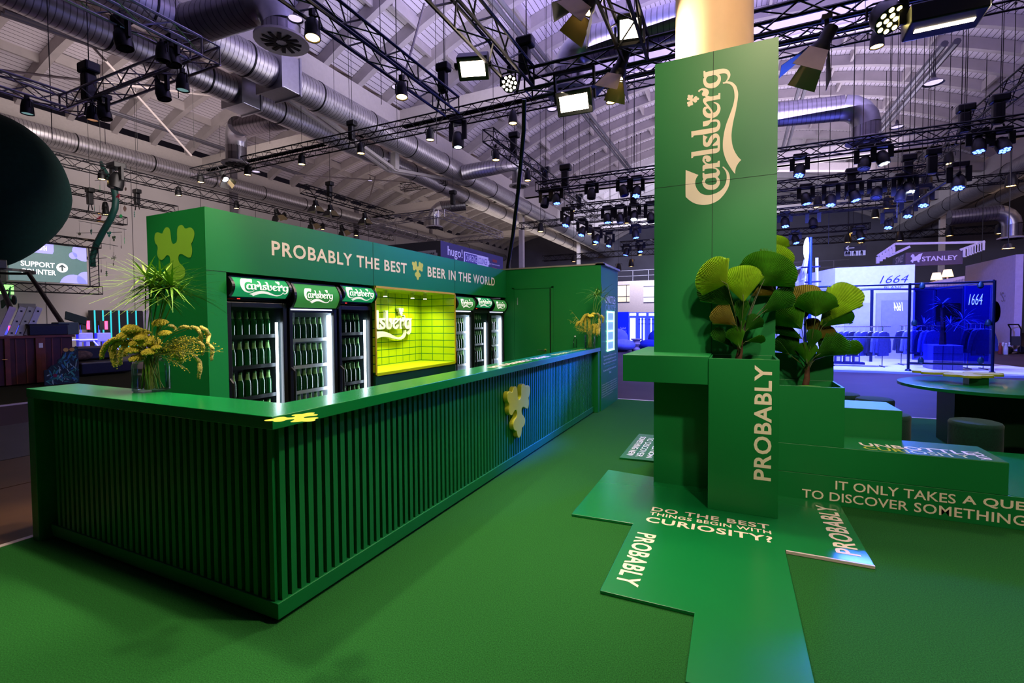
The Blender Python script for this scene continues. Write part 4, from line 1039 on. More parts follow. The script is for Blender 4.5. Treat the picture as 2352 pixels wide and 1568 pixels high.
# moving heads and washes
moving_head('black moving head with a narrow pale beam lens on the long truss', PY(1052, 338, TY1), 8.0, M_cw, 1.35, dots=False)
for k, (x, y, e) in enumerate(((288, 112, 'nearest to the valley duct'), (378, 228, 'hanging below the silver cross side'), (243, 274, 'at the balloon end of the silver square'), (400, 150, 'next to the silver square corner'))):
    p = PX(x, y, -8.2) if k in (0, 3) else PY(x, y, 5.27)
    moving_head('dark moving head lamp %s' % e, p, 6.0, M_off, 0.8, (0.2, 0.1, -1), False)
for k, (x, y, e, m) in enumerate(((375, 140, 'on the valley side of the silver square', M_off), (420, 208, 'right at the silver square corner', M_cw), (213, 277, 'with a peach lens under the silver corner', M_wl), (63, 262, 'with a pale lens on the wall side of the silver square', M_cw))):
    p = PX(x, y, -8.2) if k == 0 else (PX(x, y, -12.6) if k == 3 else PY(x, y, 5.27))
    t = par_can('black fresnel lamp ' + e, p, 6.0, mat('lamp_faint_%d' % k, (150, 130, 110), 0.3, emit=(255, 190, 150) if m is M_wl else (160, 220, 230), strength=0.25 if m is not M_off else 0), 0.85)
moving_head('big dark moving head with a blue lens behind the green tube', PX(264, 432, -23.7), w1[0].z, M_off, 1.9, (0, -0.2, -1), False)
# blue rows beyond the pylon
B4 = ((1250, 474, 'd'), (1279, 467, 'b'), (1358, 456, 'd'), (1435, 449, 'd'), (1461, 450, 'b'), (1835, 403, 'b'), (1984, 388, 'd'), (2031, 376, 'w'), (2248, 348, 'b'), (2308, 345, 'b'))
B5 = ((1396, 511, 'b'), (1426, 511, 'd'), (1456, 504, 'w'), (1496, 509, 'd'), (1853, 468, 'b'), (1908, 471, 'b'), (1966, 460, 'b'), (2012, 454, 'd'), (2067, 462, 'd'), (2090, 442, 'w'))
B6 = ((1461, 546, 'b'), (1804, 520, 'b'), (1868, 521, 'd'))
B7 = ((1437, 586, 'b'), (1471, 578, 'b'), (1829, 558, 'b'), (1977, 548, 'b'))
for rowname, Y, lst, s in (('nearest', TY4, B4, 1.0), ('second', TY5, B5, 1.1), ('third', TY6, B6, 1.2), ('fourth', TY7, B7, 1.25)):
    for k, (x, y, c) in enumerate(lst):
        m = {'b': M_bl, 'w': M_cw, 'd': M_off}[c]
        w = {'b': 'blue glowing', 'w': 'white glowing', 'd': 'unlit'}[c]
        moving_head('%s moving head, %s along the %s blue truss row' % (w, (ODN + ['tenth'])[k], rowname), PY(x, y, Y), 6.0, m, s, (random.uniform(-.25, .25), random.uniform(-.45, -.1), -1), c != 'd')
# slanted bars with blue lamps
def slant(label, pts, Y0, Y1, lamps):
    n = len(lamps)
    a, b = PY(*pts[0], Y0), PY(*pts[1], Y1)
    t = thing('slanted_lamp_bar', label, 'lamp bar', a)
    MB().tube([a, b], 0.04, 8).build('pipe', M_black, t, smooth=True)
    for e in (a, b): MB().tube([e, (e.x, e.y, 11.5)], 0.012, 5).build('hanging_cable', M_black, t)
    for k, (x, y) in enumerate(lamps):
        f = (x - pts[0][0]) / (pts[1][0] - pts[0][0])
        P = PY(x, y, Y0 + (Y1 - Y0) * f)
        moving_head('blue moving head, %s down the %s' % (ODN[k], label), P, P.z + 0.6, M_bl, 1.15, (-.15, -.35, -1))
slant('slanting lamp bar beyond the pylon', ((2205, 396), (2030, 512)), 17.5, 24, ((2201, 432), (2121, 472), (2085, 497), (2040, 523)))
slant('slanting lamp bar over the end wall', ((1296, 492), (1402, 546)), 18, 25, ((1299, 518), (1335, 540), (1369, 556), (1398, 565)))
# small far warm lamps
FAR = ((1242, 532), (1355, 537), (1400, 512), (1442, 513), (1878, 476), (2072, 428), (2178, 377), (2116, 452), (2129, 423), (2039, 478), (2322, 428), (2010, 500), (1959, 535), (1947, 557), (1977, 558), (2066, 553), (2180, 542), (2295, 537), (1462, 552), (1470, 586), (1450, 612), (1421, 622), (1318, 601), (1366, 562))
for k, (x, y) in enumerate(FAR):
    big = y < 480 and x > 1700 or y < 540 and x < 1700
    par_can('small far warm par lamp among the distant trusses beyond the bar', PY(x, y, TY9 - 1.5 if big else TY9b - 1), roofz(PY(x, y, TY9 - 1.5 if big else TY9b - 1).x) - 0.65, M_wl, 1.5 if big else 1.6, group='far warm lamps')
# hoists
for k, (p, e) in enumerate(((PY(808, 322, TY1), 'on the long truss over the ducts'), (PX(1018, 238, TX2) + Vector((0, 0, .2)), 'standing at the end of the truss above the header'), (PX(1205, 185, TX3) + Vector((0, 0, .1)), 'tall one standing at the pole corner'),
        (PX(1180, 352, a8.x), 'on the truss beside the slanting cable, upper one'), (PX(1252, 425, a8.x), 'on the truss beside the slanting cable, middle one'), (PX(1330, 480, a8.x), 'reddish dark one low on the truss beside the slanting cable'),
        (PX(757, 452, -17), 'on the truss with white barn door lamps'), (PY(2292, 285, TY4), 'tall one over the blue lit truss near the frame edge'), (PY(2140, 400, TY5 - 2), 'hanging before the second blue lit truss'),
        (PY(2215, 305, TY4 + .3), 'small one over the blue lit truss'), (PY(205, 232, 5.27), 'clinging to the silver cross side'), (PX(315, 470, -27), 'on the middle truss by the wall'), (PY(1298, 430, TY4), 'over the start of the blue lit truss'), (PY(1040, 470, 22), 'above the silver lounge square'),
        (PY(1955, 440, TY5), 'standing on the second blue lit truss'), (PY(2085, 410, TY5), 'dark double one on the second blue lit truss'), (PY(1455, 475, TY5), 'blue tinted one on the second row close to the pylon'), (PX(207, 470, -26.7), 'hanging before the wall between the trusses'))):
    hoist('black chain hoist ' + e, p, 12.6, 0.9 if 0 < k < 3 else (1.2 if k < 10 else 1.3))
# pole-like cable loom
cl = thing('cable_loom', 'dark slanting cable loom dropping from the truss corner behind the bar', 'cable', (-2.9, 6.8, 4.9))
e = PY(1166, 612, 8.4)
MB().tube([PY(1204, 228, 6.95), PY(1203, 300, 7.2), PY(1190, 440, 7.8), PY(1178, 540, 8.2), e, (e.x, e.y, 0.05)], 0.035, 10).build('cable', M_black, cl, smooth=True)
# thin suspension wires
k = 0
for x, y0, y1, Y in ((120, 62, 320, 5), (205, 20, 190, 6), (242, 60, 330, 8), (316, 235, 345, 12), (410, 0, 225, 5.4), (446, 240, 340, 13), (506, 250, 360, 18), (620, 130, 330, 13.2), (694, 285, 370, 13.4), (768, 20, 250, 13.4), (803, 60, 300, 13.4), (876, 90, 240, 9), (913, 200, 340, 13.4), (1003, 250, 330, 13.4), (1024, 110, 260, 13.4), (1133, 215, 260, 13.4), (1256, 170, 350, 16), (1294, 180, 320, 15.3), (1329, 240, 340, 15.3), (1438, 220, 380, 15.3), (1456, 250, 370, 15.3), (1960, 110, 340, 15.3), (1982, 120, 330, 15.3), (2088, 150, 420, 19), (2100, 210, 330, 15.3), (2136, 60, 320, 19), (2215, 10, 290, 15.3), (2300, 0, 280, 15.3), (2045, 180, 330, 15.3), (2060, 290, 500, 19), (2255, 420, 600, 30), (1903, 300, 560, 26)):
    a, b = PY(x, y1, Y), PY(x + 1, y0, Y)
    t = MB().tube([a, (a.x, a.y, roofz(a.x) - 0.1)], 0.008 if Y < 20 else 0.014, 5).build('suspension_wire', M_black)
    tag(t, 'thin dark suspension wire hanging from the hall roof', 'wire', 'suspension wires from the roof')
# round pendant lamps under the vault
for x, y, Y, e in ((678, 45, 9, 'beside the fan shaped diffuser'), (912, 202, 13, 'next to the starry par lamp'), (1268, 252, 17, 'below the long truss'), (2140, 35, 12, 'beside the far wash panel'), (2144, 192, 14, 'beyond the pylon over a chain'), (2060, 293, 20, 'beside the blue sheen duct diffuser'), (588, 395, 24, 'over the header in the brown bay'), (850, 415, 27, 'by the tie rod knot')):
    p = PY(x, y, Y) if x != 588 else PX(x, y, -21)
    t = thing('pendant_lamp', 'small round bell pendant lamp ' + e, 'pendant lamp', p)
    MB().lathe([(0.05, 0.12), (0.18, 0.02), (0.20, 0)], 18, p, caps=False).lathe([(0.02, 0.12), (0.05, 0.13), (0.03, 0.25), (0.0, 0.26)], 10, p).build('shade', mat('pendant_grey', (70, 68, 74), 0.4), t, smooth=True)
    MB().lathe([(0, 0.03), (0.165, 0.03)], 18, p).build('diffuser', mat('pendant_glass', (220, 215, 225), 0.4, emit=(230, 220, 255), strength=0.4), t)
    MB().tube([p + Vector((0, 0, .25)), (p.x, p.y, roofz(p.x) - 0.1)], 0.01, 5).build('wire', M_black, t)

# ================================================================ PALMS
M_palm = [mat('palm_leaf_a', (74, 142, 26), 0.42, noise=0.25, scale=10), mat('palm_leaf_lit', (140, 182, 34), 0.42, noise=0.2, scale=10), mat('palm_leaf_c', (54, 122, 30), 0.42, noise=0.25, scale=10), mat('palm_leaf_d', (140, 132, 56), 0.5, noise=0.3, scale=10)]  # the yellower leaf colour has the light on it painted in
M_stem = mat('palm_petiole', (54, 70, 24), 0.5, noise=0.2)
M_trunk = mat('palm_trunk', (74, 46, 28), 0.8, noise=0.4, scale=25, bump=0.5)
def fan_leaf(hub, tip_dir, rad, span, m, parent, cam_tilt=0.0, ribs=None, droop=0.18, root=None):
    """pleated round fan: hub point, direction of its middle rib, radius, opening angle"""
    hub, d = Vector(hub), Vector(tip_dir).normalized()
    view = (hub - EYE).normalized()
    n = (-view + d * 0.25 + Vector((0, 0, cam_tilt))).normalized()
    d = (d - n * d.dot(n)).normalized()
    s = d.cross(n).normalized()
    K = ribs or max(10, int(span / 2.8))
    vs, fs = [], []
    J = 5
    for i in range(2 * K + 1):
        a = R(span) * (i / (2 * K) - 0.5)
        edge = 1.0 - 0.30 * abs(i / K - 1) ** 3.5 + (0.0 if i % 2 else 0.022)
        for j in range(J + 1):
            r = rad * (0.03 + 0.97 * j / J) * (edge if j == J else 1)
            pleat = (0.012 if i % 2 else -0.012) * min(1, r / 0.12) * (0.6 + 0.4 * j / J)
            cup = -droop * rad * (j / J) ** 2 + 0.30 * r * (1 - math.cos(a)) * 0.6
            vs.append(hub + (d * math.cos(a) + s * math.sin(a)) * r + n * (pleat + cup))
    for i in range(2 * K):
        for j in range(J):
            a = i * (J + 1) + j
            fs.append((a, a + 1, a + J + 2, a + J + 1))
    MB().add(vs, fs).build('leaf', m, parent)
    if root is not None:
        root = Vector(root)
        mid = (root + hub) / 2 + Vector((0, 0, 0.02)) - d * 0.02
        MB().tube([root, mid, hub, hub + d * rad * 0.2], [0.007, 0.0045, 0.0035, 0.002], 6).build('leaf_stalk', M_stem, parent, smooth=True)
def palm(label, base, top, leaves, conv, D):
    t = thing('fan_palm', label, 'potted palm', base)
    base, top = Vector(base), Vector(top)
    MB().tube([base, base.lerp(top, 0.5) + Vector((0.008, 0, 0)), top], [0.03, 0.024, 0.018], 10).build('trunk', M_trunk, t, smooth=True)
    rr, uu = Vector(RM[0]), -Vector(RM[1])
    for (hx, hy, dx, dy, rp, sp, mi, dd) in leaves:
        px, py = conv(hx, hy)
        hub = PD(px, py, D + dd)
        sc = (D + dd) / F_PX
        rad = rp * conv.k * sc * 1.06; sp *= 1.25
        d = rr * dx - uu * dy + Vector(RM[2]) * dd * 0.8
        rt = base.lerp(top, random.uniform(0.5, 1.0)) if hub.z > top.z else base.lerp(top, random.uniform(0.1, 0.5))
        fan_leaf(hub, d, rad, sp, M_palm[mi], t, random.uniform(-.1, .25), root=rt)
    return t
class Conv:
    def __init__(s, x0, y0, k): s.x0, s.y0, s.k = x0, y0, 1 / k
    def __call__(s, u, v): return s.x0 + u * s.k, s.y0 + v * s.k
D1 = (RM @ (Vector((0.06, 4.38, 1.4)) - EYE)).z
base1 = PZ(1400 + 1140 / 3.734, 500 + 1225 / 3.734, 1.17); base1.y = 4.40; base1.x = 0.03; base1.z = 1.17
palm('fan palm with broad pleated leaves in the tall PROBABLY planter', base1, base1 + Vector((0.025, 0, 0.25)), (
    (1150, 725, -.12, -1, 325, 62, 1, -.12), (1010, 570, -.88, -.5, 265, 92, 1, -.06), (1085, 770, -.78, -.62, 370, 46, 2, .0), (1300, 585, .42, -.8, 300, 110, 0, .03),
    (1340, 480, .55, -.8, 270, 66, 1, .08), (1395, 330, .3, -1, 195, 70, 1, .14), (1215, 672, .9, -.42, 185, 44, 3, .07), (1298, 825, .80, -.58, 310, 36, 2, -.02),
    (1165, 975, .66, -.75, 180, 50, 2, -.03), (1090, 925, -.8, -.6, 240, 52, 3, -.05), (1130, 930, 0, -1, 225, 32, 2, -.08), (1065, 1110, -.75, -.62, 225, 32, 2, .0),
    (1165, 1062, .95, -.18, 160, 26, 0, -.06), (1120, 1120, -.35, -.93, 190, 48, 0, -.10), (1110, 1010, -.1, -1, 180, 40, 0, -.04), (1420, 660, .75, -.5, 150, 60, 2, .1)), Conv(1400, 500, 3.734), D1)
D2 = (RM @ (Vector((0.58, 4.94, 1.2)) - EYE)).z
base2 = Vector((0.58, 4.94, 0.92))
palm('fan palm with dark pleated leaves in the short planter on the bench', base2, base2 + Vector((0.02, 0, 0.22)), (
    (430, 775, .02, -1, 285, 92, 0, -.06), (285, 905, -.6, -.8, 340, 66, 0, -.03), (470, 870, .62, -.72, 560, 38, 1, .02), (500, 880, .72, -.62, 340, 54, 2, .0),
    (330, 785, -.12, -1, 390, 60, 3, .08), (300, 1012, -.82, -.52, 350, 30, 2, -.02), (255, 1190, -.62, -.76, 300, 58, 2, .0), (170, 1185, -.78, -.62, 240, 26, 2, .03),
    (340, 1265, -.06, -1, 245, 52, 0, -.10), (430, 1015, .72, -.7, 225, 52, 3, .02), (415, 1205, .84, -.54, 370, 44, 2, -.04), (560, 1185, .95, -.3, 340, 28, 0, .04),
    (400, 1005, 0, -1, 220, 42, 3, .05), (470, 1140, .3, -.95, 160, 34, 2, .02), (365, 1130, .25, -.95, 230, 38, 2, -.06)), Conv(1780, 560, 4.614), D2)
for (x0, y0, z, nm, w) in ((0.18, 4.26, 1.222, 'fallen dark palm leaf lying over the rim of the tall planter', 0.2), (0.60, 4.78, 0.962, 'dry palm leaf lying on the soil of the short planter', 0.32)):
    vs, fs = [], []
    for i in range(15):
        for j in range(6):
            a = R(-50 + 100 * j / 5)
            vs.append(Vector((x0 - w / 2 + w * i / 14, y0 + 0.11 * math.sin(math.pi * i / 14) * math.sin(a), z + 0.02 * math.sin(math.pi * i / 14) * math.cos(a) + (0.005 if j % 2 else 0))))
    fs = [(i * 6 + j, (i + 1) * 6 + j, (i + 1) * 6 + j + 1, i * 6 + j + 1) for i in range(14) for j in range(5)]
    tag(MB().add(vs, fs).build('fallen_leaf', M_palm[2] if w < 0.3 else M_palm[0]), nm, 'leaf')

# ================================================================ CUT FLOWERS IN VASES
M_water = mat('vase_water', (215, 228, 222), 0.02, trans=1.0, ior=1.33, noise=0)
M_vase = thin_glass('vase_glass', (0.97, 0.99, 0.98), 0.03, 0.8)
M_yar = mat('yarrow_yellow', (222, 206, 66), 0.8, noise=0.25, scale=90, bump=1.0)
M_ama = mat('amaranth_tail', (196, 180, 62), 0.85, noise=0.35, scale=110, bump=1.2)
M_set = mat('millet_head', (204, 192, 96), 0.85, noise=0.3, scale=120, bump=1.2)
M_berry = mat('yellow_berry', (206, 190, 40), 0.5)
M_fst = mat('flower_stem', (130, 140, 56), 0.6, noise=0.2)
M_pap = [mat('papyrus_blade', (96, 146, 36), 0.5, noise=0.2), mat('papyrus_blade_pale', (120, 160, 52), 0.5, noise=0.2)]
def vase(label, base, r, h, neck):
    t = thing('glass_vase', label, 'vase', base)
    prof = [(r * 0.9, 0.0), (r, 0.008), (r, h * 0.68), (r * 0.93, h * 0.76), (neck, h * 0.84), (neck * 0.98, h * 0.97), (neck * 1.06, h)] if neck < r else [(r * .95, 0), (r, .008), (r, h)]
    MB().lathe([(0, 0.001)] + prof, 32, base, caps=False).build('glass', M_vase, t, smooth=True)
    MB().lathe([(0, 0.004), (r * 0.93, 0.004), (r * 0.955, 0.012), (r * 0.955, h * 0.46), (0, h * 0.46)], 32, base, caps=False).build('water', thin_glass('water_%s' % label[:5], (0.88, 0.95, 0.92), 0.02, 0.25), t, smooth=True)
    return t
def stem_to(t, a, b, r=0.0035, sag=0.05):
    a, b = Vector(a), Vector(b)
    m1 = a.lerp(b, 0.5) + Vector((0, 0, sag))
    MB().tube([a, a.lerp(m1, .6), m1, b], r, 5).build('stem', M_fst, t, smooth=True)
def bouquet(vb, vr, vh, D, conv, papyrus, yarrow, tails, millet, sprays, where, gsuf):
    def foot(): return Vector((vb.x + random.uniform(-.5, .5) * vr, vb.y + random.uniform(-.5, .5) * vr, vb.z + 0.015))
    mouth = lambda: Vector((vb.x + random.uniform(-.35, .35) * vr, vb.y + random.uniform(-.35, .35) * vr, vb.z + vh))
    P = lambda u, v, dd=0.0: PD(*conv(u, v), D + dd)
    k = conv.k * D / F_PX
    rr, uu, ff = Vector(RM[0]), -Vector(RM[1]), Vector(RM[2])
    for i, (u, v, L, n) in enumerate(papyrus):
        c = P(u, v, random.uniform(-.06, .06)); f = foot(); m = mouth()
        t = thing('papyrus_stem', 'green papyrus stem with a tuft of thin blades, standing in the ' + where, 'cut plant', f, group='papyrus stems in the ' + gsuf)
        MB().tube([f, m, m.lerp(c, 0.6), c], 0.0042, 6).build('stem', M_pap[0], t, smooth=True)
        bl = MB()
        for q in range(n):
            a = 2 * math.pi * q / n + random.uniform(-.2, .2); el = random.uniform(-.35, .9)
            d = Vector((math.cos(a) * math.cos(el), math.sin(a) * math.cos(el), math.sin(el)))
            l = L * k * random.uniform(.9, 1.5)
            side = d.cross(Z_).normalized() * 0.0085
            vs = []
            for s in range(5):
                x = s / 4
                p = c + d * l * x - Z_ * (0.24 * l * x * x)
                w = (0.5 + 0.6 * math.sin(math.pi * min(1, x * 1.1 + .12))) * (1 - x * 0.85)
                vs += [p - side * w, p + side * w + Z_ * 0.001]
            bl.add(vs, [(2 * s, 2 * s + 1, 2 * s + 3, 2 * s + 2) for s in range(4)])
        bl.build('leaves', M_pap[i % 2], t)
    for i, (u, v, r) in enumerate(yarrow):
        c = P(u, v, random.uniform(-.05, .0)); f = foot(); r = r * 1.22
        t = thing('yarrow_flower', 'flat topped yellow yarrow head on a stem in the ' + where, 'cut flower', f, group='yarrow flowers in the ' + gsuf)
        MB().tube([f, mouth(), c - uu * r * k * 0.4], 0.0035, 5).build('stem', M_fst, t, smooth=True)
        hd = MB(); R0 = r * k
        for q in range(64):
            a = q * 2.39996; rd = R0 * math.sqrt(q / 64)
            h = 0.45 * R0 * (1 - (rd / R0) ** 2)
            p = c + rr * rd * math.cos(a) + (uu * 0.5 + ff * 0.86) * rd * math.sin(a) * 0.75 + (uu * .85 - ff * .5) * h
            hd.ball(p, R0 * random.uniform(.15, .21), 6, 4)
        hd.build('flower_head', M_yar, t, smooth=2)
    def rope(mesh, pts, r0, seed_n, mtl=None):
        Q = []
        for i in range(len(pts) - 1):
            for s in range(4): Q.append(pts[i].lerp(pts[i + 1], s / 4))
        Q.append(pts[-1])
        N = len(Q)
        mesh.tube(Q, [r0 * (0.35 + 0.65 * math.sin(math.pi * min(1, (i + 1.2) / N * .95)) ** .6) * 0.85 for i in range(N)], 8)
        for q in range(seed_n):
            x = random.random() * (N - 1); i = int(x); p = Q[i].lerp(Q[min(i + 1, N - 1)], x - i)
            rl = r0 * (0.35 + 0.65 * math.sin(math.pi * min(1, (i + 1.2) / N * .95)) ** .6)
            v = Vector((random.gauss(0, 1), random.gauss(0, 1), random.gauss(0, 1))).normalized()
            mesh.ball(p + v * rl * 0.85, r0 * random.uniform(.16, .26), 5, 4)
    for i, (pts, r) in enumerate(tails):
        W = [P(u, v, -0.03 + 0.02 * (i % 3)) for u, v in pts]; f = foot()
        t = thing('amaranth_stem', 'thick drooping ochre amaranth tail hanging from the ' + where, 'cut flower', f, group='amaranth tails in the ' + gsuf)
        MB().tube([f, mouth(), W[0]], 0.004, 5).build('stem', M_fst, t, smooth=True)
        m = MB(); rope(m, W, r * k, 130); m.build('flower_tail', M_ama, t, smooth=2)
    for i, (pts, r) in enumerate(millet):
        W = [P(u, v, random.uniform(-.05, .05)) for u, v in pts]; f = foot()
        t = thing('millet_stem', 'arching foxtail millet with a nodding bristly head in the ' + where, 'cut plant', f, group='millet stems in the ' + gsuf)
        m0 = mouth()
        MB().tube([f, m0, m0.lerp(W[0], .55) + Vector((0, 0, .04)), W[0], W[1]], 0.002, 5).build('stem', M_fst, t, smooth=True)
        m = MB(); rope(m, W[1:], r * k, 90); m.build('seed_head', M_set, t, smooth=2)
    for i, (u, v, e) in enumerate(sprays):
        c = P(u, v, random.uniform(-.06, .06)); f = foot(); m0 = mouth()
        t = thing('berry_spray', 'wispy spray of tiny yellow berries in the ' + where, 'cut plant', f, group='berry sprays in the ' + gsuf)
        st, be = MB(), MB()
        st.tube([f, m0, m0.lerp(c, .5) + Vector((0, 0, .02)), c], 0.0018, 4)
        for q in range(14):
            x = random.uniform(.35, 1.0)
            b0 = m0.lerp(c, x) + Vector((0, 0, .02 * (1 - abs(x - .5))))
            tip = b0 + (rr * random.uniform(.1, 1) * e + uu * random.uniform(-.7, .6) + ff * random.uniform(-.5, .5)) * 0.06
            st.tube([b0, b0.lerp(tip, .5) + Vector((0, 0, .004)), tip], 0.001, 3, caps=False)
            be.ball(tip, random.uniform(.0032, .005), 6, 4)
            if random.random() < .5: be.ball(b0.lerp(tip, .6) + Vector((0, 0, .003)), random.uniform(.0025, .004), 6, 4)
        st.build('stem', M_fst, t); be.build('berries', M_berry, t, smooth=2)
vb = PZ(349, 897, 1.10); vb.z = 1.10
cv = Conv(220, 700, 7.127)
DV = (RM @ (vb + Vector((0, 0, .2)) - EYE)).z
k1 = DV / F_PX
vr = 36.5 * k1
vase('round shouldered glass vase of water on the near arm of the bar counter', vb, vr, 86 * k1, vr * 0.58)
bouquet(vb, vr, 80 * k1, DV, cv,
    ((880, -330, 600, 36), (1060, -420, 560, 34), (1240, -300, 600, 36), (1010, -150, 480, 28), (1330, -170, 520, 30), (820, -470, 480, 28), (1150, -90, 420, 26), (930, -240, 620, 32), (1130, -250, 560, 32)),
    ((560, 395, 100), (690, 415, 60), (510, 505, 115), (750, 470, 100), (730, 545, 80), (1050, 300, 95), (1130, 470, 75), (680, 630, 95), (860, 600, 130), (950, 640, 90), (620, 740, 95), (870, 780, 90), (990, 700, 60), (670, 880, 90)),
    (([(420, 540), (300, 560), (180, 640), (110, 760), (95, 880)], 48), ([(460, 590), (330, 640), (270, 720), (290, 850), (325, 1020)], 62), ([(600, 590), (500, 620), (460, 690), (490, 830)], 55), ([(420, 700), (400, 800), (400, 980)], 42)),
    (([(1130, 380), (1200, 335), (1260, 345), (1330, 420)], 30), ([(1280, 420), (1380, 365), (1470, 355), (1560, 390)], 34), ([(1400, 400), (1560, 355), (1660, 390), (1720, 470), (1730, 600)], 40), ([(1500, 400), (1720, 360), (1800, 410), (1850, 500), (1830, 640)], 42), ([(1500, 520), (1690, 600), (1750, 660), (1760, 720), (1740, 810)], 34), ([(1600, 560), (1850, 640), (1910, 710), (1905, 800), (1890, 910)], 34), ([(1400, 700), (1600, 820), (1700, 940), (1710, 1060), (1680, 1210)], 40), ([(1200, 640), (1390, 760), (1420, 830), (1400, 960)], 42), ([(1250, 640), (1290, 760), (1330, 840), (1360, 900)], 36)),
    [(random.uniform(1250, 1720), random.uniform(520, 900), 1) for _ in range(20)] + [(2090, 770, 1), (1950, 720, 1), (1520, 1080, 1), (1400, 1010, 1)],
    'near vase', 'vase at the near bar end')
vb2 = Vector((-2.2, 7.35, 1.10)); q = PZ(1355, 800, 1.10); vb2 = Vector((q.x, q.y, 1.10))
cv2 = Conv(1300, 650, 9.8)
DV2 = (RM @ (vb2 + Vector((0, 0, .2)) - EYE)).z
k2 = DV2 / F_PX
vase('straight clear glass vase on the far end of the bar counter', vb2, 12 * k2, 31 * k2, 12 * k2)
bouquet(vb2, 12 * k2, 31 * k2, DV2, cv2,
    ((700, 270, 330, 18), (800, 230, 330, 18), (860, 330, 300, 16), (640, 240, 320, 14)),
    ((560, 740, 60), (620, 690, 40)),
    (([(470, 700), (420, 740), (350, 850), (330, 960)], 40), ([(490, 690), (510, 780), (525, 900), (520, 1060)], 42), ([(440, 720), (430, 850), (430, 1100)], 40), ([(600, 930), (640, 980), (620, 1150)], 38), ([(660, 930), (700, 1010), (690, 1190)], 40), ([(570, 960), (560, 1020), (550, 1080)], 36), ([(360, 850), (260, 900), (230, 960)], 34)),
    (([(640, 760), (700, 680), (740, 730), (750, 800)], 34), ([(680, 760), (790, 720), (840, 780), (830, 890)], 34), ([(690, 830), (740, 800), (760, 900), (760, 980)], 34), ([(650, 900), (720, 900), (745, 1020), (740, 1160)], 34)),
    [(random.uniform(180, 340), random.uniform(740, 1050), -1) for _ in range(9)] + [(150, 660, -1), (120, 870, -1)],
    'far vase', 'vase at the far bar end')
q = PZ(1321, 798, 1.10)
t = thing('water_bottle', 'small clear plastic water bottle beside the far vase', 'bottle', (q.x, q.y, 1.10))
c = (q.x, q.y, 1.10)
MB().lathe([(0, .001), (.028, .001), (.032, .006), (.032, .06), (.029, .07), (.032, .08), (.03, .12), (.013, .165), (.013, .185)], 16, c, caps=False).build('body', thin_glass('pet', (.9, .95, .93), .05, 1.6), t, smooth=True)
MB().lathe([(.0145, .18), (.0145, .2), (0, .2)], 14, c).build('cap', M_white, t, smooth=True)

# ================================================================ BEYOND THE BAR, WALL SIDE
M_bal = mat('balloon_green', (5, 30, 28), 0.8, noise=0.15, spec=0.1)
bc = PD(-32, 436, 16.0)
t = thing('balloon_prop', 'huge dark green hot air balloon prop hanging over the wooden basket counter', 'balloon', bc)
prof = []
for k in range(25):
    a = -math.pi / 2 + math.pi * k / 24
    prof.append((max(0.0, 2.14 * math.cos(a)) * (1 - 0.34 * max(0, -math.sin(a)) ** 1.7), 2.62 * math.sin(a)))
MB().lathe(prof, 48, bc, caps=False).build('envelope', M_bal, t, smooth=2)
rg = bc - Vector((0, 0, 2.75))
MB().lathe([(1.0, 0), (1.12, 0), (1.12, 0.08), (1.0, 0.08), (1.0, 0)], 36, rg, caps=False).build('ring', M_black, t)
MB().box(rg.x + .95, rg.x + 1.35, rg.y - .3, rg.y, rg.z + .02, rg.z + .32).build('burner_lamp', M_bplastic, t, bevel=.03)
lf = MB()
for a, z in ((-.25, -1.2), (-.15, -1.3), (.25, -2.0), (.32, -2.05)):
    pass
def on_bal(th, el, lift=0.012):
    return bc + Vector((math.cos(th) * math.cos(el) * 2.14 * (1 - .34 * max(0, -math.sin(el)) ** 1.7) * (1 + lift), math.sin(th) * math.cos(el) * 2.14 * (1 - .34 * max(0, -math.sin(el)) ** 1.7) * (1 + lift), math.sin(el) * 2.62 * (1 + lift)))
for j, (th, el, l, m) in enumerate(((-.40, -.22, .22, 'y'), (-.30, -.30, .24, 'y'), (-.45, -.62, .14, 'r'), (-.95, -.2, .3, 'y'), (-1.3, .3, .3, 'r'))):
    P = [on_bal(th + du * l, el + dv * l) for du, dv in ((0, -.5), (.16, -.1), (.12, .3), (0, .5), (-.14, .25), (-.16, -.1))]
    MB().add(P, [tuple(range(6))]).build('leaf_print', mat('balloon_leaf_' + m, (190, 150, 40) if m == 'y' else (150, 40, 60), 0.6), t)
# wooden basket counter under it
XW_ = -16.4
c0, c1 = PX(-60, 892, XW_), PX(100, 881, XW_)
zt = PX(50, 771, XW_).z
yA, yB, yC = PX(-40, 880, XW_).y, PX(100, 880, XW_).y, PX(166, 800, XW_).y
M_wood = mat('dark_red_wood', (66, 24, 20), 0.45, noise=0.3, scale=4)
M_wood2 = mat('brown_wood', (112, 56, 34), 0.4, noise=0.25, scale=4)
t = thing('basket_counter', 'dark red wooden counter like a balloon basket beyond the bar', 'counter', (XW_, (yA + yC) / 2, 0))
MB().box(XW_ - 2.2, XW_, yA, yC, 0.03, zt - 0.06).build('body', M_wood, t)
MB().box(XW_ - 2.25, XW_ + 0.05, yA - .03, yC + 0.05, zt - 0.06, zt).build('countertop', M_wood2, t)
for y in (PX(15, 800, XW_).y, PX(86, 800, XW_).y, PX(97, 800, XW_).y):
    MB().box(XW_, XW_ + 0.045, y - 0.05, y + 0.05, 0.03, zt - 0.06).build('post', M_wood2, t, bevel=.006)
st_ = MB()
for x in (36, 60, 120, 141): y = PX(x, 800, XW_).y; st_.box(XW_, XW_ + 0.012, y - 0.012, y + 0.012, 0.05, zt - 0.08)
st_.build('lath_trim', M_wood2, t)
MB().box(XW_ + .045, XW_ + .055, PX(92, 800, XW_).y - .04, PX(92, 800, XW_).y + .04, zt - .32, zt - .2).build('paper_note', M_white, t)
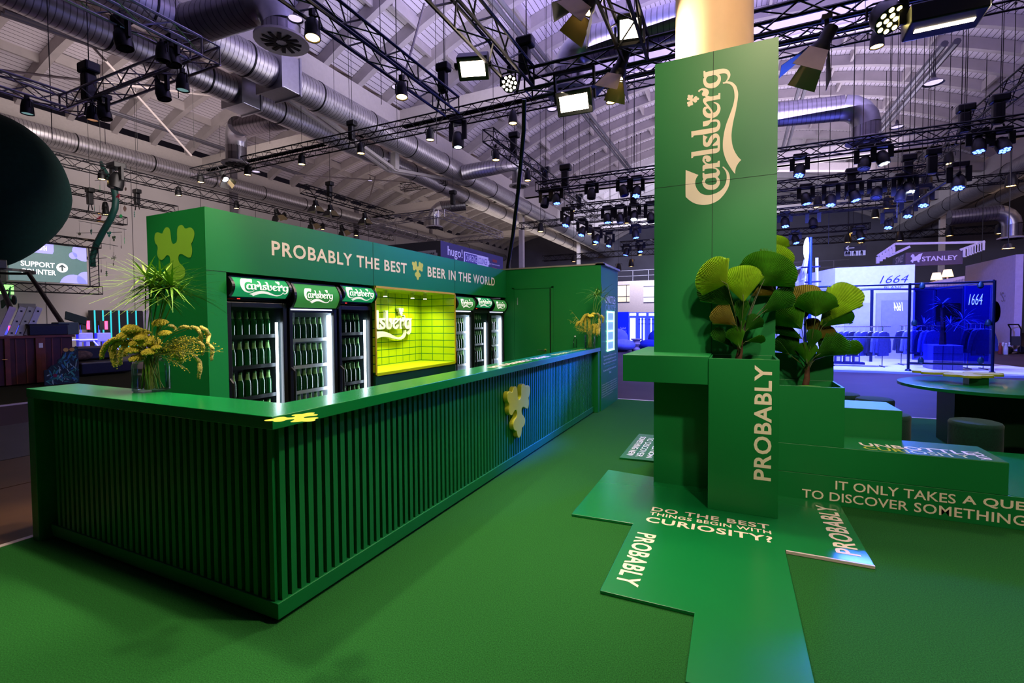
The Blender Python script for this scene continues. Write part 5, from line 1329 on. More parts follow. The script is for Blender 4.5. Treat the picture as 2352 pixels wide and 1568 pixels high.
MB().tube([(XW_ + .05, PX(2, 804, XW_).y, zt - .58), (XW_ + .05, PX(14, 804, XW_).y, zt - .58)], .012, 8).build('latch', mat('brass', (170, 130, 60), .3, .9), t)
def on_ctr(x, dx=0.0): return Vector((XW_ - 0.25 + dx, PX(x, 770, XW_ - 0.25 + dx).y, zt))
# slatted white stand leaning on the counter
p = on_ctr(22)
t = thing('folding_display', 'white folding display stand of three punched strips on the wooden counter', 'display stand', p)
hgt = PX(40, 705, XW_ - .25).z - zt
for k, (o, m) in enumerate(((-.18, 'pink_board'), (.0, 'white_board'), (.15, 'green_board'), (.30, 'blue_board'))):
    mb = MB()
    mb.bar(p + Vector((.03 * k, o, 0.0)), p + Vector((.03 * k, o + .26, hgt)), 0.13, 0.03, up=(1, 0, 0))
    mb.build('strip', mat(m, {'pink_board': (205, 190, 215), 'white_board': (205, 205, 200), 'green_board': (190, 196, 176), 'blue_board': (205, 206, 220)}[m], .6), t)
    if k:
        hb = MB()
        for f in (.1, .5, .86): hb.bar(p + Vector((.03 * k + .017, o + .26 * f - .02, hgt * f)), p + Vector((.03 * k + .017, o + .26 * f + .02, hgt * f)), .008, .04)
        hb.build('slot', M_black, t)
t = thing('storage_box', 'flat black storage box in the middle of the wooden counter top', 'box', on_ctr(105))
a = on_ctr(105); MB().box(a.x - .25, a.x + .2, a.y - .4, a.y + .4, a.z, a.z + .27).build('body', M_bplastic, t, bevel=.02); MB().box(a.x - .26, a.x + .21, a.y - .42, a.y + .42, a.z + .27, a.z + .3).build('lid', M_bplastic, t)
for x, nm, c in ((133, 'orange can on the wooden counter', (190, 90, 40)), (139, 'pale blue can on the wooden counter', (110, 180, 200))):
    a = on_ctr(x, .1); t = thing('drink_can', 'small ' + nm + ' beside the black box', 'can', a)
    MB().lathe([(.04, 0), (.045, .02), (.045, .15), (.035, .17)], 14, a).build('body', mat('can_%d' % x, c, .35, .3), t, smooth=True)
a = on_ctr(152); t = thing('flight_case', 'dark green open case with printed panel on the wooden counter end', 'case', a)
MB().box(a.x - .3, a.x + .1, a.y - .2, a.y + .25, a.z, a.z + .34).build('body', mat('case_grey_green', (80, 100, 92), .5), t, bevel=.02)
MB().bar(a + Vector((.05, .2, .34)), a + Vector((-.1, .28, .55)), .5, .03, up=(1, 0, 0)).build('lid', mat('case_lid', (14, 50, 40), .5), t)
a = on_ctr(84); t = thing('camera_device', 'small dark device with a pale dial on the wooden counter', 'device', a)
MB().box(a.x - .1, a.x + .1, a.y - .16, a.y + .16, a.z, a.z + .16).build('body', M_bplastic, t, bevel=.02); MB().lathe([(.05, 0), (.05, .04)], 14, (a.x + .1, a.y - .05, a.z + .08), X_).build('dial', M_alu, t)
M_pink = mat('pink_screen', (255, 80, 120), .4, emit=(255, 50, 90), strength=5)
M_blueb = mat('blue_bezel', (90, 100, 220), .4, emit=(70, 80, 255), strength=1.2)
for x, e in ((8, 'farther along the counter behind the white stand'), (60, 'beside the white stand'), (107, 'behind the black box')):
    a = PX(x, 765, -19.5); a.z = 0; zt2 = PX(x, 747 if x < 100 else 746, -19.5).z
    t = thing('ticket_reader', 'purple lit ticket reader with a pink screen, ' + e, 'ticket reader', a)
    MB().box(a.x - .05, a.x + .05, a.y - .06, a.y + .06, 0, zt2).build('post', M_bplastic, t)
    MB().box(a.x - .08, a.x + .08, a.y - .22, a.y + .2, zt2 - .34, zt2).build('head', M_blueb, t, bevel=.02)
    MB().box(a.x + .08, a.x + .09, a.y + .08, a.y + .18, zt2 - .32, zt2 - .02).build('screen', M_pink, t)
# struts from ring to counter
for (x0, y0, x1, y1, e) in ((66, 628, 146, 747, 'slanting down to the flight case'), (-4, 640, 26, 712, 'dropping behind the white folding stand')):
    a, b = PD(x0, y0, 15.6), PX(x1, y1, -16.7)
    t = MB().tube([a, b], .06, 10).build('balloon_strut', mat('strut_brown', (30, 20, 20), .6), None, smooth=True)
    tag(t, 'dark balloon strut ' + e, 'strut')
# cut-out board printed with jungle leaves
XP = -15.7
y0, y1 = PX(101, 880, XP).y, PX(181, 877, XP).y
zh = PX(178, 795, XP).z
t = thing('jungle_cutout', 'cut-out board printed with teal jungle leaves leaning on the wooden counter', 'cut-out board', (XP, (y0 + y1) / 2, 0))
W_, H_ = y1 - y0, zh
OUT = [(0, 0), (1, 0), (1, .98), (.93, 1.0), (.86, .9), (.78, .97), (.72, .86), (.55, .84), (.52, .72), (.40, .66), (.36, .55), (.18, .5), (.10, .42), (0, .40)]
MB().prism([(a * W_, b * H_) for a, b in OUT], (XP, y0, 0.005), Y_, Z_, .03).build('board', mat('jungle_base', (10, 34, 44), .6), t)
cols = [(20, 90, 90), (30, 120, 100), (60, 150, 130), (14, 60, 70), (40, 110, 150), (150, 180, 170)]
random.seed(3)
def inside(a, b):
    c = False
    for i in range(len(OUT)):
        (x0, y0_), (x1, y1_) = OUT[i - 1], OUT[i]
        if (y0_ > b) != (y1_ > b) and a < (x1 - x0) * (b - y0_) / (y1_ - y0_) + x0: c = not c
    return c
lv = [MB() for _ in cols]; n_ = 0
while n_ < 95:
    a, b = random.random(), random.random()
    if not (inside(a - .05, b - .04) and inside(a + .05, b + .04)): continue
    n_ += 1
    th = random.uniform(0, 3.1); l = random.uniform(.05, .10); w = l * random.uniform(.15, .32)
    P = [(l, 0), (l * .3, w), (-l * .6, w * .8), (-l, 0), (-l * .6, -w * .8), (l * .3, -w)]
    lv[n_ % 6].add([(XP + .031 + .0004 * n_ / 10, y0 + W_ * (a + u * math.cos(th) - v * math.sin(th)), H_ * b + H_ * (u * math.sin(th) + v * math.cos(th))) for u, v in P], [tuple(range(6))])
for c, m in zip(cols, lv): m.build('leaf_print', mat('jungle_%d_%d' % (c[0], c[1]), c, .6), t)
MB().add([(XP + .037, y0 + W_ * (.3 + .06 * math.cos(k)), H_ * (.25 + .05 * math.sin(k))) for k in [i * .5236 for i in range(12)]], [tuple(range(12))]).build('flower_print', mat('jungle_magenta', (120, 20, 60), .6), t)
for dx in (-.1, .08):
    MB().add([(XP + .038, y0 + W_ * (.73 + dx + .08 * math.cos(k)), H_ * (.92 + .05 * math.sin(k))) for k in [i * .5236 for i in range(12)]], [tuple(range(12))]).build('butterfly_print', mat('jungle_yellow', (200, 160, 70), .6), t)
# black covered sofa
XS = -17.2
y0, y1 = PX(184, 840, XS).y, PX(305, 840, XS).y
t = thing('covered_sofa', 'low black covered sofa behind the jungle cut-out', 'sofa', (XS, (y0 + y1) / 2, 0))
MB().box(XS - 1.2, XS, y0, y1, .03, .42).build('seat', M_bplastic, t, bevel=.05)
MB().box(XS - 1.2, XS - .9, y0, y1, .42, .85).build('backrest', M_bplastic, t, bevel=.06)
a = Vector((XS - .75, PX(215, 800, XS).y, .43))
t = thing('patterned_cushion', 'patterned cushion lying on the black covered sofa', 'cushion', a)
MB().ball(a + Vector((0, 0, .16)), .3, 14, 8, (.45, 1, .5)).build('cover', mat('cushion_print', (90, 70, 60), .8, noise=.6, scale=14), t, smooth=True)
# entrance gates
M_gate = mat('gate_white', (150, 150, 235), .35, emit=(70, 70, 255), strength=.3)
M_bar = mat('gate_bar', (190, 190, 255), .3, emit=(120, 120, 255), strength=2)
for k, (x, e) in enumerate(((192, 'next to the wooden counter end'), (234, 'behind the flowers'))):
    XG = -23.0
    a = PX(x, 760, XG); zg = PX(x, 764, XG).z
    t = thing('entrance_gate', 'white entrance gate glowing blue with a pink screen, ' + e, 'gate', (XG, a.y, 0))
    MB().box(XG - .2, XG, a.y - .17, a.y - .05, 0, zg).box(XG - .2, XG, a.y + .06, a.y + .2, 0, zg).box(XG - .22, XG + .02, a.y - .17, a.y + .3, zg - .35, zg).build('cabinet', M_gate, t, bevel=.03)
    MB().tube([(XG - .2, a.y, zg), (XG - .2, a.y, zg + .3)], .03, 8).build('stem', M_blueb, t)
    MB().box(XG - .3, XG - .1, a.y - .02, a.y + .30, zg + .12, zg + .48).build('reader', M_bplastic, t)
    MB().box(XG - .09, XG - .08, a.y + .14, a.y + .24, zg + .13, zg + .47).build('screen', M_pink, t)
    MB().tube([(XG, a.y + .3, zg - .32), (XG + .1, a.y + .62, zg - .85)], .025, 8).build('turnstile_arm', M_bar, t)
    MB().tube([(XG + .03, a.y - .75, zg - .26), (XG + .03, a.y - .17, zg - .26)], .025, 8).build('turnstile_arm', M_bar, t)
# lockers
XL = -29.1
y0, y1 = PX(218, 750, XL).y, PX(342, 750, XL).y
zl = PX(280, 713, XL).z
t = thing('locker_bank', 'tall black locker bank with cyan light lines against the pale wall', 'lockers', (XL, (y0 + y1) / 2, 0))
MB().box(XL - .6, XL, y0, y1, 0, zl).build('cabinet', mat('locker_black', (20, 18, 26), .5), t)
for x in (218, 237, 255, 274, 293, 313):
    y = PX(x, 750, XL).y
    MB().box(XL, XL + .03, y - .03, y + .03, .05, zl).build('light_line', mat('cyan_line', (60, 200, 210), .4, emit=(40, 190, 200), strength=.9), t)
MB().box(XL, XL + .02, PX(334, 750, XL).y - .1, y1, 0, zl).build('end_frame', mat('locker_pale', (170, 160, 190), .5), t)
# support counter screen
XS2 = -27.0
ya, yb = PX(20, 600, XS2).y, PX(199, 600, XS2).y
z0, z1 = PX(199, 652, XS2).z, PX(199, 570, XS2).z
t = thing('direction_screen', 'big hall screen reading SUPPORT COUNTER inside a truss frame', 'screen', (XS2, (ya + yb) / 2, z0))
MB().box(XS2 - .12, XS2, ya, yb, z0, z1).build('display', mat('screen_teal', (70, 104, 104), .4, emit=(86, 124, 122), strength=.5), t)
M_stxt = mat('screen_text', (255, 255, 255), .4, emit=(255, 255, 255), strength=.9)
M_sviol = mat('screen_violet', (150, 150, 240), .4, emit=(150, 150, 250), strength=.8)
def sy(x): return PX(x, 620, XS2).y
letters('SUPPORT', M_stxt, t, (XS2, sy(48), PX(90, 613, XS2).z), Y_, Z_, sy(126) - sy(48), .22, .02, lift=.004)
letters('COUNTER', M_stxt, t, (XS2, sy(48), PX(90, 628, XS2).z - .04), Y_, Z_, sy(128) - sy(48), .22, .02, lift=.004)
MB().prism([(.2 * math.cos(k * .3142), .2 * math.sin(k * .3142)) for k in range(20)], (XS2 + .002, sy(143), PX(143, 615, XS2).z), Y_, Z_, .003).build('arrow_disc', M_stxt, t)
MB().prism([(-.03, -.14), (.03, -.14), (.03, .04), (.09, -.01), (.13, .03), (0, .15), (-.13, .03), (-.09, -.01), (-.03, .04)], (XS2 + .006, sy(143), PX(143, 615, XS2).z), Y_, Z_, .003).build('arrow', mat('screen_teal_dark', (50, 80, 80), .4), t)
MB().prism([(sy(40), z1 - .42), (sy(122), z1 - .42), (sy(125), z1 - .3), (sy(125), z1), (sy(40), z1)], (XS2 + .002, 0, 0), Y_, Z_, .002).build('banner', M_sviol, t)
letters('EXIT SOUTH', M_stxt, t, (XS2, sy(61), z1 - .30), Y_, Z_, sy(109) - sy(61), .2, .03, lift=.006)
for (x, y, r) in ((194, 578, .45), (168, 587, .15), (199, 642, .36), (170, 656, .5)):
    c = PX(x, y, XS2)
    P = [(min(yb, c.y + r * math.cos(k * .2618)), max(z0, min(z1, c.z + r * math.sin(k * .2618)))) for k in range(24)]
    MB().prism(P, (XS2 + .0015, 0, 0), Y_, Z_, .0015).build('dot_print', M_sviol, t)
truss('black truss along the top of the direction screen', (XS2, ya - 1, z1 + .05), (XS2, yb + .5, z1 + .05), .35)
truss('black truss along the foot of the direction screen', (XS2, ya - 1, z0 - .45), (XS2, yb + .5, z0 - .45), .35)
fr = MB()
for k in range(9):
    za, zb = z0 - .1 + (z1 - z0 + .15) * k / 9, z0 - .1 + (z1 - z0 + .15) * (k + 1) / 9
    fr.tube([(XS2, yb + .1, za), (XS2, yb + .45, zb)], .012, 4)
for y in (yb + .1, yb + .45): fr.tube([(XS2, y, z0 - .1), (XS2, y, z1 + .05)], .025, 6)
fr = fr.build('screen_side_truss', M_truss); tag(fr, 'short upright truss at the mobile side of the direction screen', 'truss')
# door and exit sign on the wall
y0, y1 = PX(44, 730, -29.95).y, PX(82, 730, -29.95).y
d = struct(MB().box(-29.98, -29.9, y0, y1, 0, PX(60, 697, -29.95).z), 'door_2', mat('grey_door', (104, 100, 116), .5))
wn = MB()
for x in (53, 65): wn.box(-29.9, -29.88, PX(x, 730, -29.9).y, PX(x + 9, 730, -29.9).y, PX(60, 742, -29.9).z, PX(60, 710, -29.9).z)
wn.build('door_window', mat('door_glass', (150, 145, 110), .2), d)
p = PX(2, 664, -28)
t = thing('exit_sign', 'green lit exit sign on the pale wall behind the balloon strut', 'sign', p)
MB().box(p.x - .05, p.x, p.y - .4, p.y + .4, p.z - .2, p.z + .2).build('lightbox', mat('exit_green', (150, 255, 150), .4, emit=(150, 255, 120), strength=1.6), t)
MB().tube([(p.x - .02, p.y, p.z + .2), (p.x - .02, p.y, p.z + 2)], .015, 5).build('rod', M_black, t)
# ---- hanging mobile with green tube
M_tube = mat('mobile_green', (8, 56, 50), .5, noise=.1)
YM = 12.0
t = thing('mobile_tube', 'S-shaped dark green tube of the hanging mobile', 'mobile', PY(214, 612, YM))
S = ((232, 372), (236, 385), (250, 408), (261, 428), (266, 455), (264, 478), (254, 503), (236, 533), (221, 562), (212, 592), (214, 612))
MB().tube([PY(x, y, YM) for x, y in S], [.06, .09, .11, .13, .13, .13, .13, .13, .13, .12, .11], 12).build('tube', M_tube, t, smooth=2)
a = PY(232, 372, YM); MB().tube([a, (a.x, a.y, a.z + 5)], .01, 5).build('wire', M_black, t)
for k, (x0, y0, x1, y1) in enumerate(((218, 415, 288, 408), (209, 435, 310, 457), (181, 507, 290, 527), (176, 535, 280, 533), (172, 548, 271, 565), (178, 597, 245, 592), (212, 574, 223, 582))):
    a, b = PY(x0, y0, YM - .15), PY(x1, y1, YM + .15)
    tag(MB().tube([a, b], .012, 5).build('mobile_rod', M_black), 'thin tilted rod of the mobile, %s from its top' % ODN[k], 'rod', None)
SHAPES = {'leaf': [(0, -.5), (.22, -.2), (.26, .12), (0, .5), (-.26, .12), (-.22, -.2)], 'bird': [(-.5, 0), (-.1, .08), (-.35, .45), (.05, .15), (.3, .5), (.22, .1), (.55, -.05), (.2, -.1), (.1, -.5), (-.05, -.12), (-.45, -.28)],
          'disc': [(.34 * math.cos(k * .5236), .34 * math.sin(k * .5236)) for k in range(12)], 'clover': LEAF_P and [(a - .5, b - .5) for a, b in LEAF_P[::4]], 'sprig': [(-.04, -.5), (.2, -.35), (.03, -.2), (.25, -.02), (.03, .1), (.2, .3), (0, .5), (-.2, .3), (-.03, .1), (-.25, -.02), (-.03, -.2), (-.2, -.35)]}
OC = {'teal': (20, 110, 96), 'green': (34, 140, 80), 'dark': (16, 50, 50), 'red': (160, 30, 60), 'grey': (110, 110, 100), 'brown': (92, 74, 70), 'olive': (60, 84, 60)}
ORN = ((230, 432, 'leaf', 'green', 'beside the top bend'), (240, 447, 'sprig', 'dark', 'under the second rod'), (289, 434, 'disc', 'brown', 'highest on the bar side'), (272, 450, 'bird', 'red', 'right of the tube bend'), (217, 480, 'bird', 'teal', 'level with the middle truss'), (229, 500, 'bird', 'red', 'left of the tube'), (278, 496, 'disc', 'green', 'pale one near the short truss end'), (287, 479, 'leaf', 'brown', 'narrow one under the truss'), (309, 492, 'sprig', 'teal', 'closest to the header'),
       (183, 537, 'disc', 'grey', 'at the rod end by the screen'), (210, 533, 'clover', 'teal', 'on the third rod'), (251, 538, 'clover', 'teal', 'under the blue lamp'), (262, 548, 'clover', 'olive', 'right of the trefoil'), (286, 553, 'bird', 'green', 'swooping one'), (279, 567, 'disc', 'brown', 'under the swooping bird'), (253, 566, 'sprig', 'dark', 'in the gap left of the brown disc'), (177, 566, 'disc', 'green', 'over the screen corner'), (158, 577, 'clover', 'olive', 'before the screen'), (173, 582, 'bird', 'teal', 'before the screen dot'), (199, 592, 'disc', 'grey', 'at the screen frame'), (207, 602, 'sprig', 'teal', 'by the tube foot'), (262, 592, 'bird', 'grey', 'far from the tube foot'), (261, 607, 'disc', 'brown', 'dark oval one'), (219, 610, 'clover', 'brown', 'at the tube foot'), (233, 622, 'disc', 'brown', 'low oval one'), (245, 628, 'sprig', 'olive', 'lowest one'), (186, 617, 'clover', 'dark', 'over the screen edge'))
for x, y, sh, c, e in ORN:
    p = PY(x, y, YM + random.uniform(-.3, .3))
    th = random.uniform(-.5, .5); s = {'disc': .22, 'leaf': .28}.get(sh, .26)
    u = Vector((math.cos(th), math.sin(th), 0)) * s
    t = thing('mobile_ornament', '%s %s ornament of the mobile, %s' % (c, sh, e), 'ornament', p)
    MB().prism(SHAPES[sh], p, u, Z_ * s, .012).build('shape', mat('orn_' + c, OC[c], .6, noise=.2), t)
    MB().tube([p + Z_ * s * .4, p + Z_ * (s * .4 + .45)], .004, 4).build('thread', M_black, t)
p = PD(18, 690, 15.5)
t = thing('bird_cutout', 'green bird cut-out with a dark disc on the balloon strut', 'ornament', p)
MB().prism(SHAPES['bird'], p, X_ * .9, Z_ * .9, .03).build('shape', mat('orn_green', OC['green'], .6), t); MB().prism([(a + 1.1, b) for a, b in SHAPES['disc']], p, X_ * .45, Z_ * .45, .03).build('disc', mat('orn_dark', OC['dark'], .6), t)
# charging lounge banner box
c0 = PY(1012, 552, 20)
X0 = c0.x
y1 = PX(1155, 585, X0).y
t = thing('hanging_banner', 'hanging box banner of the charging lounge, black and violet sides', 'banner', (X0 - 3, (20 + y1) / 2, c0.z))
zt, zb = c0.z, c0.z - 1.9
zs_ = .16
MB().box(X0 - .02, X0, 20, y1, zb, zt).build('violet_side', mat('banner_violet', (62, 58, 120), .7, emit=(60, 56, 120), strength=.12), t)
MB().box(X0 - 7, X0, 19.98, 20, zb, zt).build('black_side', mat('banner_black', (26, 24, 32), .6), t)
M_lil = mat('banner_lilac', (190, 185, 250), .5, emit=(180, 175, 255), strength=.3)
yy = lambda x: PX(x, 580, X0).y
letters('hugo!', M_lil, t, (X0, yy(1028), zt - .95 + zs_), Y_, Z_, yy(1062) - yy(1028), .62, .01, lift=.01)
ya, yb = yy(1065), yy(1121)
MB().box(X0 + .005, X0 + .012, ya, yb, zt - 1.02 + zs_, zt - .42 + zs_).box(X0 + .005, X0 + .012, yb, yb + .12, zt - .85 + zs_, zt - .6 + zs_).build('battery_print', M_lil, t)
MB().box(X0 + .012, X0 + .016, ya + .1, ya + (yb - ya) * .52, zt - .97 + zs_, zt - .47 + zs_).build('battery_print', mat('banner_violet2', (66, 62, 150), .6, emit=(60, 56, 150), strength=.25), t)
letters('CHARGING', M_lil, t, (X0 + .016, ya + .15, zt - .9 + zs_), Y_, Z_, (yb - ya) * .47 - .1, .36, .0, lift=.01)
letters('LOUNGE', mat('banner_violet2', (66, 62, 150), .6), t, (X0 + .012, ya + (yb - ya) * .55, zt - .9 + zs_), Y_, Z_, (yb - ya) * .40, .36, .0, lift=.01)
M_redb = mat('banner_red', (150, 40, 70), .5)
letters('by brennenstuhl', M_lil, t, (X0, yy(1124), zt - .82 + zs_), Y_, Z_, yy(1147) - yy(1124), .12, .0, lift=.01)
for dz in (-.62, -1.1): MB().box(X0 + .004, X0 + .01, yy(1131), yy(1141), zt + dz + zs_, zt + dz + .16 + zs_).build('red_print', M_redb, t)
xx = lambda x: PY(x, 580, 20).x
MB().box(xx(960), xx(1002), 19.965, 19.98, zt - 1.05, zt - .45).box(xx(1002), xx(1005), 19.965, 19.98, zt - .9, zt - .6).build('battery_print', mat('banner_grey', (110, 106, 116), .5), t)
letters('CHARGING', mat('banner_grey2', (60, 58, 66), .5), t, (xx(925), 19.98, zt - .93), X_, Z_, xx(958) - xx(925), .34, .0, lift=.02)
letters('LOUNGE', mat('banner_black', (26, 24, 32), .6), t, (xx(964), 19.965, zt - .93), X_, Z_, xx(999) - xx(964), .36, .02, lift=.01)

# ================================================================ THE NEIGHBOURING BLUE STAND
M_plat = mat('stand_white_floor', (215, 218, 235), .3)
M_sw = mat('stand_white_wall', (205, 206, 226), .6)
M_pipe = mat('stand_pipe', (34, 44, 76), .3, .6)
M_navy = mat('stand_navy', (14, 20, 84), .5)
M_nglass = thin_glass('stand_blue_pane', (.30, .36, .95), .03, 1.0)
struct(MB().prism([(1.2, 16.75), (7.1, 16.6), (8.2, 18.2), (6.9, 24.5), (1.2, 24.5)], (0, 0, -.011), X_, Y_, .06), 'floor_stand', M_plat)
YA, YR = 17.05, 20.2
pr = lambda x, y: PY(x, y, YA)
xr, xm, xl = pr(2283, 700).x, pr(2089, 700).x, 2.0
zt = pr(2283, 644).z
t = thing('pipe_frame', 'blue lit pipe frame along the front of the neighbouring stand', 'pipe frame', ((xr + xl) / 2, YA, 0))
for x in (xr, xm, xl):
    MB().tube([(x, YA, .05), (x, YA, zt)], .036, 12).build('upright', M_pipe, t, smooth=True)
    MB().lathe([(.08, .049), (.08, .065), (.06, .1)], 12, (x, YA, 0)).build('foot', M_pipe, t)
MB().tube([(xl, YA, zt - .03), (xr + .02, YA, zt - .03)], .028, 10).build('top_rail', M_pipe, t, smooth=True)
MB().tube([(xl, YA, pr(2060, 775).z), (xm, YA, pr(2060, 775).z)], .03, 10).build('middle_rail', M_pipe, t, smooth=True)
MB().tube([(xm, YA, pr(2190, 836).z), (xr, YA, pr(2190, 836).z)], .03, 10).build('bottom_rail', M_pipe, t, smooth=True)
for x, y in ((2118, 657), (2252, 655), (2100, 742), (2270, 742), (2115, 828), (2252, 828)):
    p = pr(x, y); MB().lathe([(.02, -.09), (.07, -.05), (.07, .03), (.03, .1)], 10, p).build('pipe_clamp', mat('clamp_teal', (20, 60, 70), .4), t, smooth=True)
MB().box(xm + .08, xr - .08, YA - .004, YA + .004, pr(2190, 828).z, zt - .12).build('blue_pane', M_nglass, t)
t = thing('pipe_frame', 'second pipe frame deeper inside the neighbouring stand', 'pipe frame', (4, YR, 0))
pr2 = lambda x, y: PY(x, y, YR)
a, b, c = pr2(2003, 664), pr2(2148, 664), pr2(2216, 652)
for q in (a, b, c): MB().tube([(q.x, YR, .05), (q.x, YR, q.z)], .045, 10).build('upright', M_pipe, t, smooth=True)
MB().tube([pr2(1880, 668), a, b], .035, 8).build('top_rail', M_pipe, t, smooth=True)
MB().tube([b, PY(2283, 644, YA + .05)], .03, 8).build('side_rail', M_pipe, t, smooth=True)
# white wall with the number
YW = 22.0
w = lambda x, y: PY(x, y, YW)
x0, x1, zt2 = w(1918, 640).x, w(2101, 640).x, w(2010, 611).z
t = thing('brand_wall', 'white stand wall with big dark numerals and BLANC lettering', 'stand wall', ((x0 + x1) / 2, YW, 0))
MB().box(x0, x1, YW, YW + .12, .05, zt2).build('panel', M_sw, t)
MB().add([(x0 - 2.6, YW + 3.0, .05), (x0, YW, .05), (x0, YW, zt2), (x0 - 2.6, YW + 3.0, zt2 - .35), (x0 - 2.6, YW + 3.1, .05), (x0, YW + .12, .05), (x0, YW + .12, zt2), (x0 - 2.6, YW + 3.1, zt2 - .35)], [(0, 1, 2, 3), (7, 6, 5, 4), (3, 2, 6, 7), (0, 3, 7, 4)]).build('side_panel', M_sw, t)
M_nblue = mat('numeral_blue', (30, 34, 110), .5)
letters('1664', M_nblue, t, (w(2020, 650).x, YW, w(2050, 650).z), X_, Z_, w(2087, 650).x - w(2020, 650).x, w(2050, 632).z - w(2050, 650).z, -.005, shear=.35, lift=.01)
letters('BLANC', M_nblue, t, (w(2031, 663).x, YW, w(2050, 664).z), X_, Z_, w(2075, 664).x - w(2031, 664).x, w(2050, 657).z - w(2050, 664).z, 0, lift=.01)
bx = lambda xa, ya, xb, yb, y0, y1: (w(xa, ya).x, w(xb, ya).x, y0, y1, w(xa, yb).z, w(xa, ya).z)
MB().box(*bx(2012, 673, 2101, 850, YW - .05, YW - .001)).build('door_surround', mat('stand_lilac', (150, 150, 215), .6), t)
MB().box(*bx(2024, 690, 2087, 850, YW - .08, YW - .051)).build('mirror', mat('stand_mirror', (205, 206, 240), .12, .6), t)
MB().box(*bx(1940, 696, 1998, 810, YW - .04, YW - .001)).build('window_panel', mat('stand_lilac2', (176, 178, 224), .6), t)
letters('1664', mat('neon_mirrored', (235, 240, 255), .4, emit=(200, 215, 255), strength=2), t, (w(2072, 715).x, YW - .08, w(2055, 714).z), -X_, Z_, w(2072, 715).x - w(2051, 715).x, w(2055, 694).z - w(2055, 714).z, 0, shear=.3, lift=-.01)  # reflected numerals drawn on the mirror as reversed glowing letters
# dark booth panel and neon numerals
YN = 19.6
n = lambda x, y: PY(x, y, YN)
t = thing('neon_panel', 'navy panel with glowing white neon numerals in the blue stand', 'sign panel', (n(2245, 740).x, YN, .05))
MB().box(n(2217, 700).x, n(2283, 700).x, YN, YN + .08, n(2240, 838).z, n(2240, 655).z).build('panel', M_navy, t)
for x in (2222, 2278): MB().box(n(x, 700).x - .04, n(x, 700).x + .04, YN + .01, YN + .07, .05, n(2240, 838).z).build('leg', M_pipe, t)
letters('1664', mat('neon_white', (240, 250, 255), .4, emit=(225, 240, 255), strength=5), t, (n(2224, 700).x, YN, n(2240, 700).z), X_, Z_, n(2256, 700).x - n(2224, 700).x, n(2240, 675).z - n(2240, 700).z, -.005, shear=.25, lift=.02)
t = thing('navy_backdrop', 'dark navy backdrop of the blue stand behind the potted plant', 'backdrop board', (PY(2158, 740, 24).x, 24, 0))
MB().box(PY(2103, 700, 24).x, PY(2222, 700, 24).x, 24, 24.1, .05, PY(2150, 664, 24).z).build('panel', M_navy, t)
MB().box(PY(2150, 700, 23.9).x, PY(2206, 700, 23.9).x, 23.9, 23.999, PY(2150, 735, 24).z, PY(2150, 697, 24).z).build('dark_screen', M_bplastic, t)
# clothes
M_cloth = [mat('sweater_navy', (20, 24, 64), .9, noise=.15, scale=20, bump=.3), mat('sweater_blue', (48, 54, 120), .9, noise=.15, scale=20, bump=.3), mat('sweater_pale', (82, 88, 150), .9, noise=.15, scale=20, bump=.3)]
SH = [(-.10, 0), (.10, 0), (.22, -.05), (.30, -.30), (.33, -.62), (.25, -.64), (.21, -.36), (.22, -.72), (-.22, -.72), (-.21, -.36), (-.25, -.64), (-.33, -.62), (-.30, -.30), (-.22, -.05)]
def rack(label, xs, y, z, Y, gname, e, th0=.9):
    a, b = PY(xs[0], y, Y), PY(xs[1], y, Y)
    z = a.z
    t = thing('clothes_rail', label, 'clothes rail', ((a.x + b.x) / 2, Y, .05))
    MB().tube([(a.x, Y, z), (b.x, Y, z)], .014, 8).build('rail', M_chrome, t, smooth=True)
    for x in (a.x + .06, b.x - .2):
        MB().tube([(x, Y, .055), (x, Y, z)], .014, 8).build('upright', M_chrome, t, smooth=True)
        MB().box(x - .02, x + .02, Y - .25, Y + .25, .05, .075).build('foot', M_pipe, t)
    n = e
    for k in range(n):
        x = a.x + .12 + (b.x - a.x - .3) * k / max(1, n - 1)
        th = th0 + random.uniform(-.18, .18)
        u = Vector((math.cos(th), math.sin(th), 0))
        g = thing('hanging_sweater', 'blue grey top on a white hanger, %s along the %s' % (ORD[k], gname), 'garment', (x, Y, z))
        top = Vector((x, Y, z - .16))
        s = random.uniform(.92, 1.1)
        MB().prism([(p * s, q * s) for p, q in SH], top - u.cross(Z_) * .03, u, Z_, .06).build('cloth', M_cloth[(k * 2 + n) % 3], g, bevel=.025)
        MB().tube([top + u * .2 - Z_ * .03, top + Z_ * .02, top - u * .2 - Z_ * .03], .007, 5).tube([top + Z_ * .02, top + Z_ * .12, top + Z_ * .17 + u * .02, top + Z_ * .175 - u * .01], .004, 5).build('hanger', M_white, g)
rack('chrome clothes rail of blue tops nearest the pipe frame', (1908, 2046), 750, 0, 18.2, 'clothes rail nearest the pipe frame', 9)
rack('chrome clothes rail behind the middle pipe upright', (2066, 2160), 748, 0, 19.2, 'clothes rail behind the middle upright', 6, .5)
rack('chrome clothes rail under the neon numerals', (2218, 2282), 743, 0, 18.4, 'clothes rail under the neon numerals', 4, .4)
rack('short clothes rail seen between the palm leaves', (1822, 1862), 752, 0, 20.5, 'short rail between the palm leaves', 3, .3)
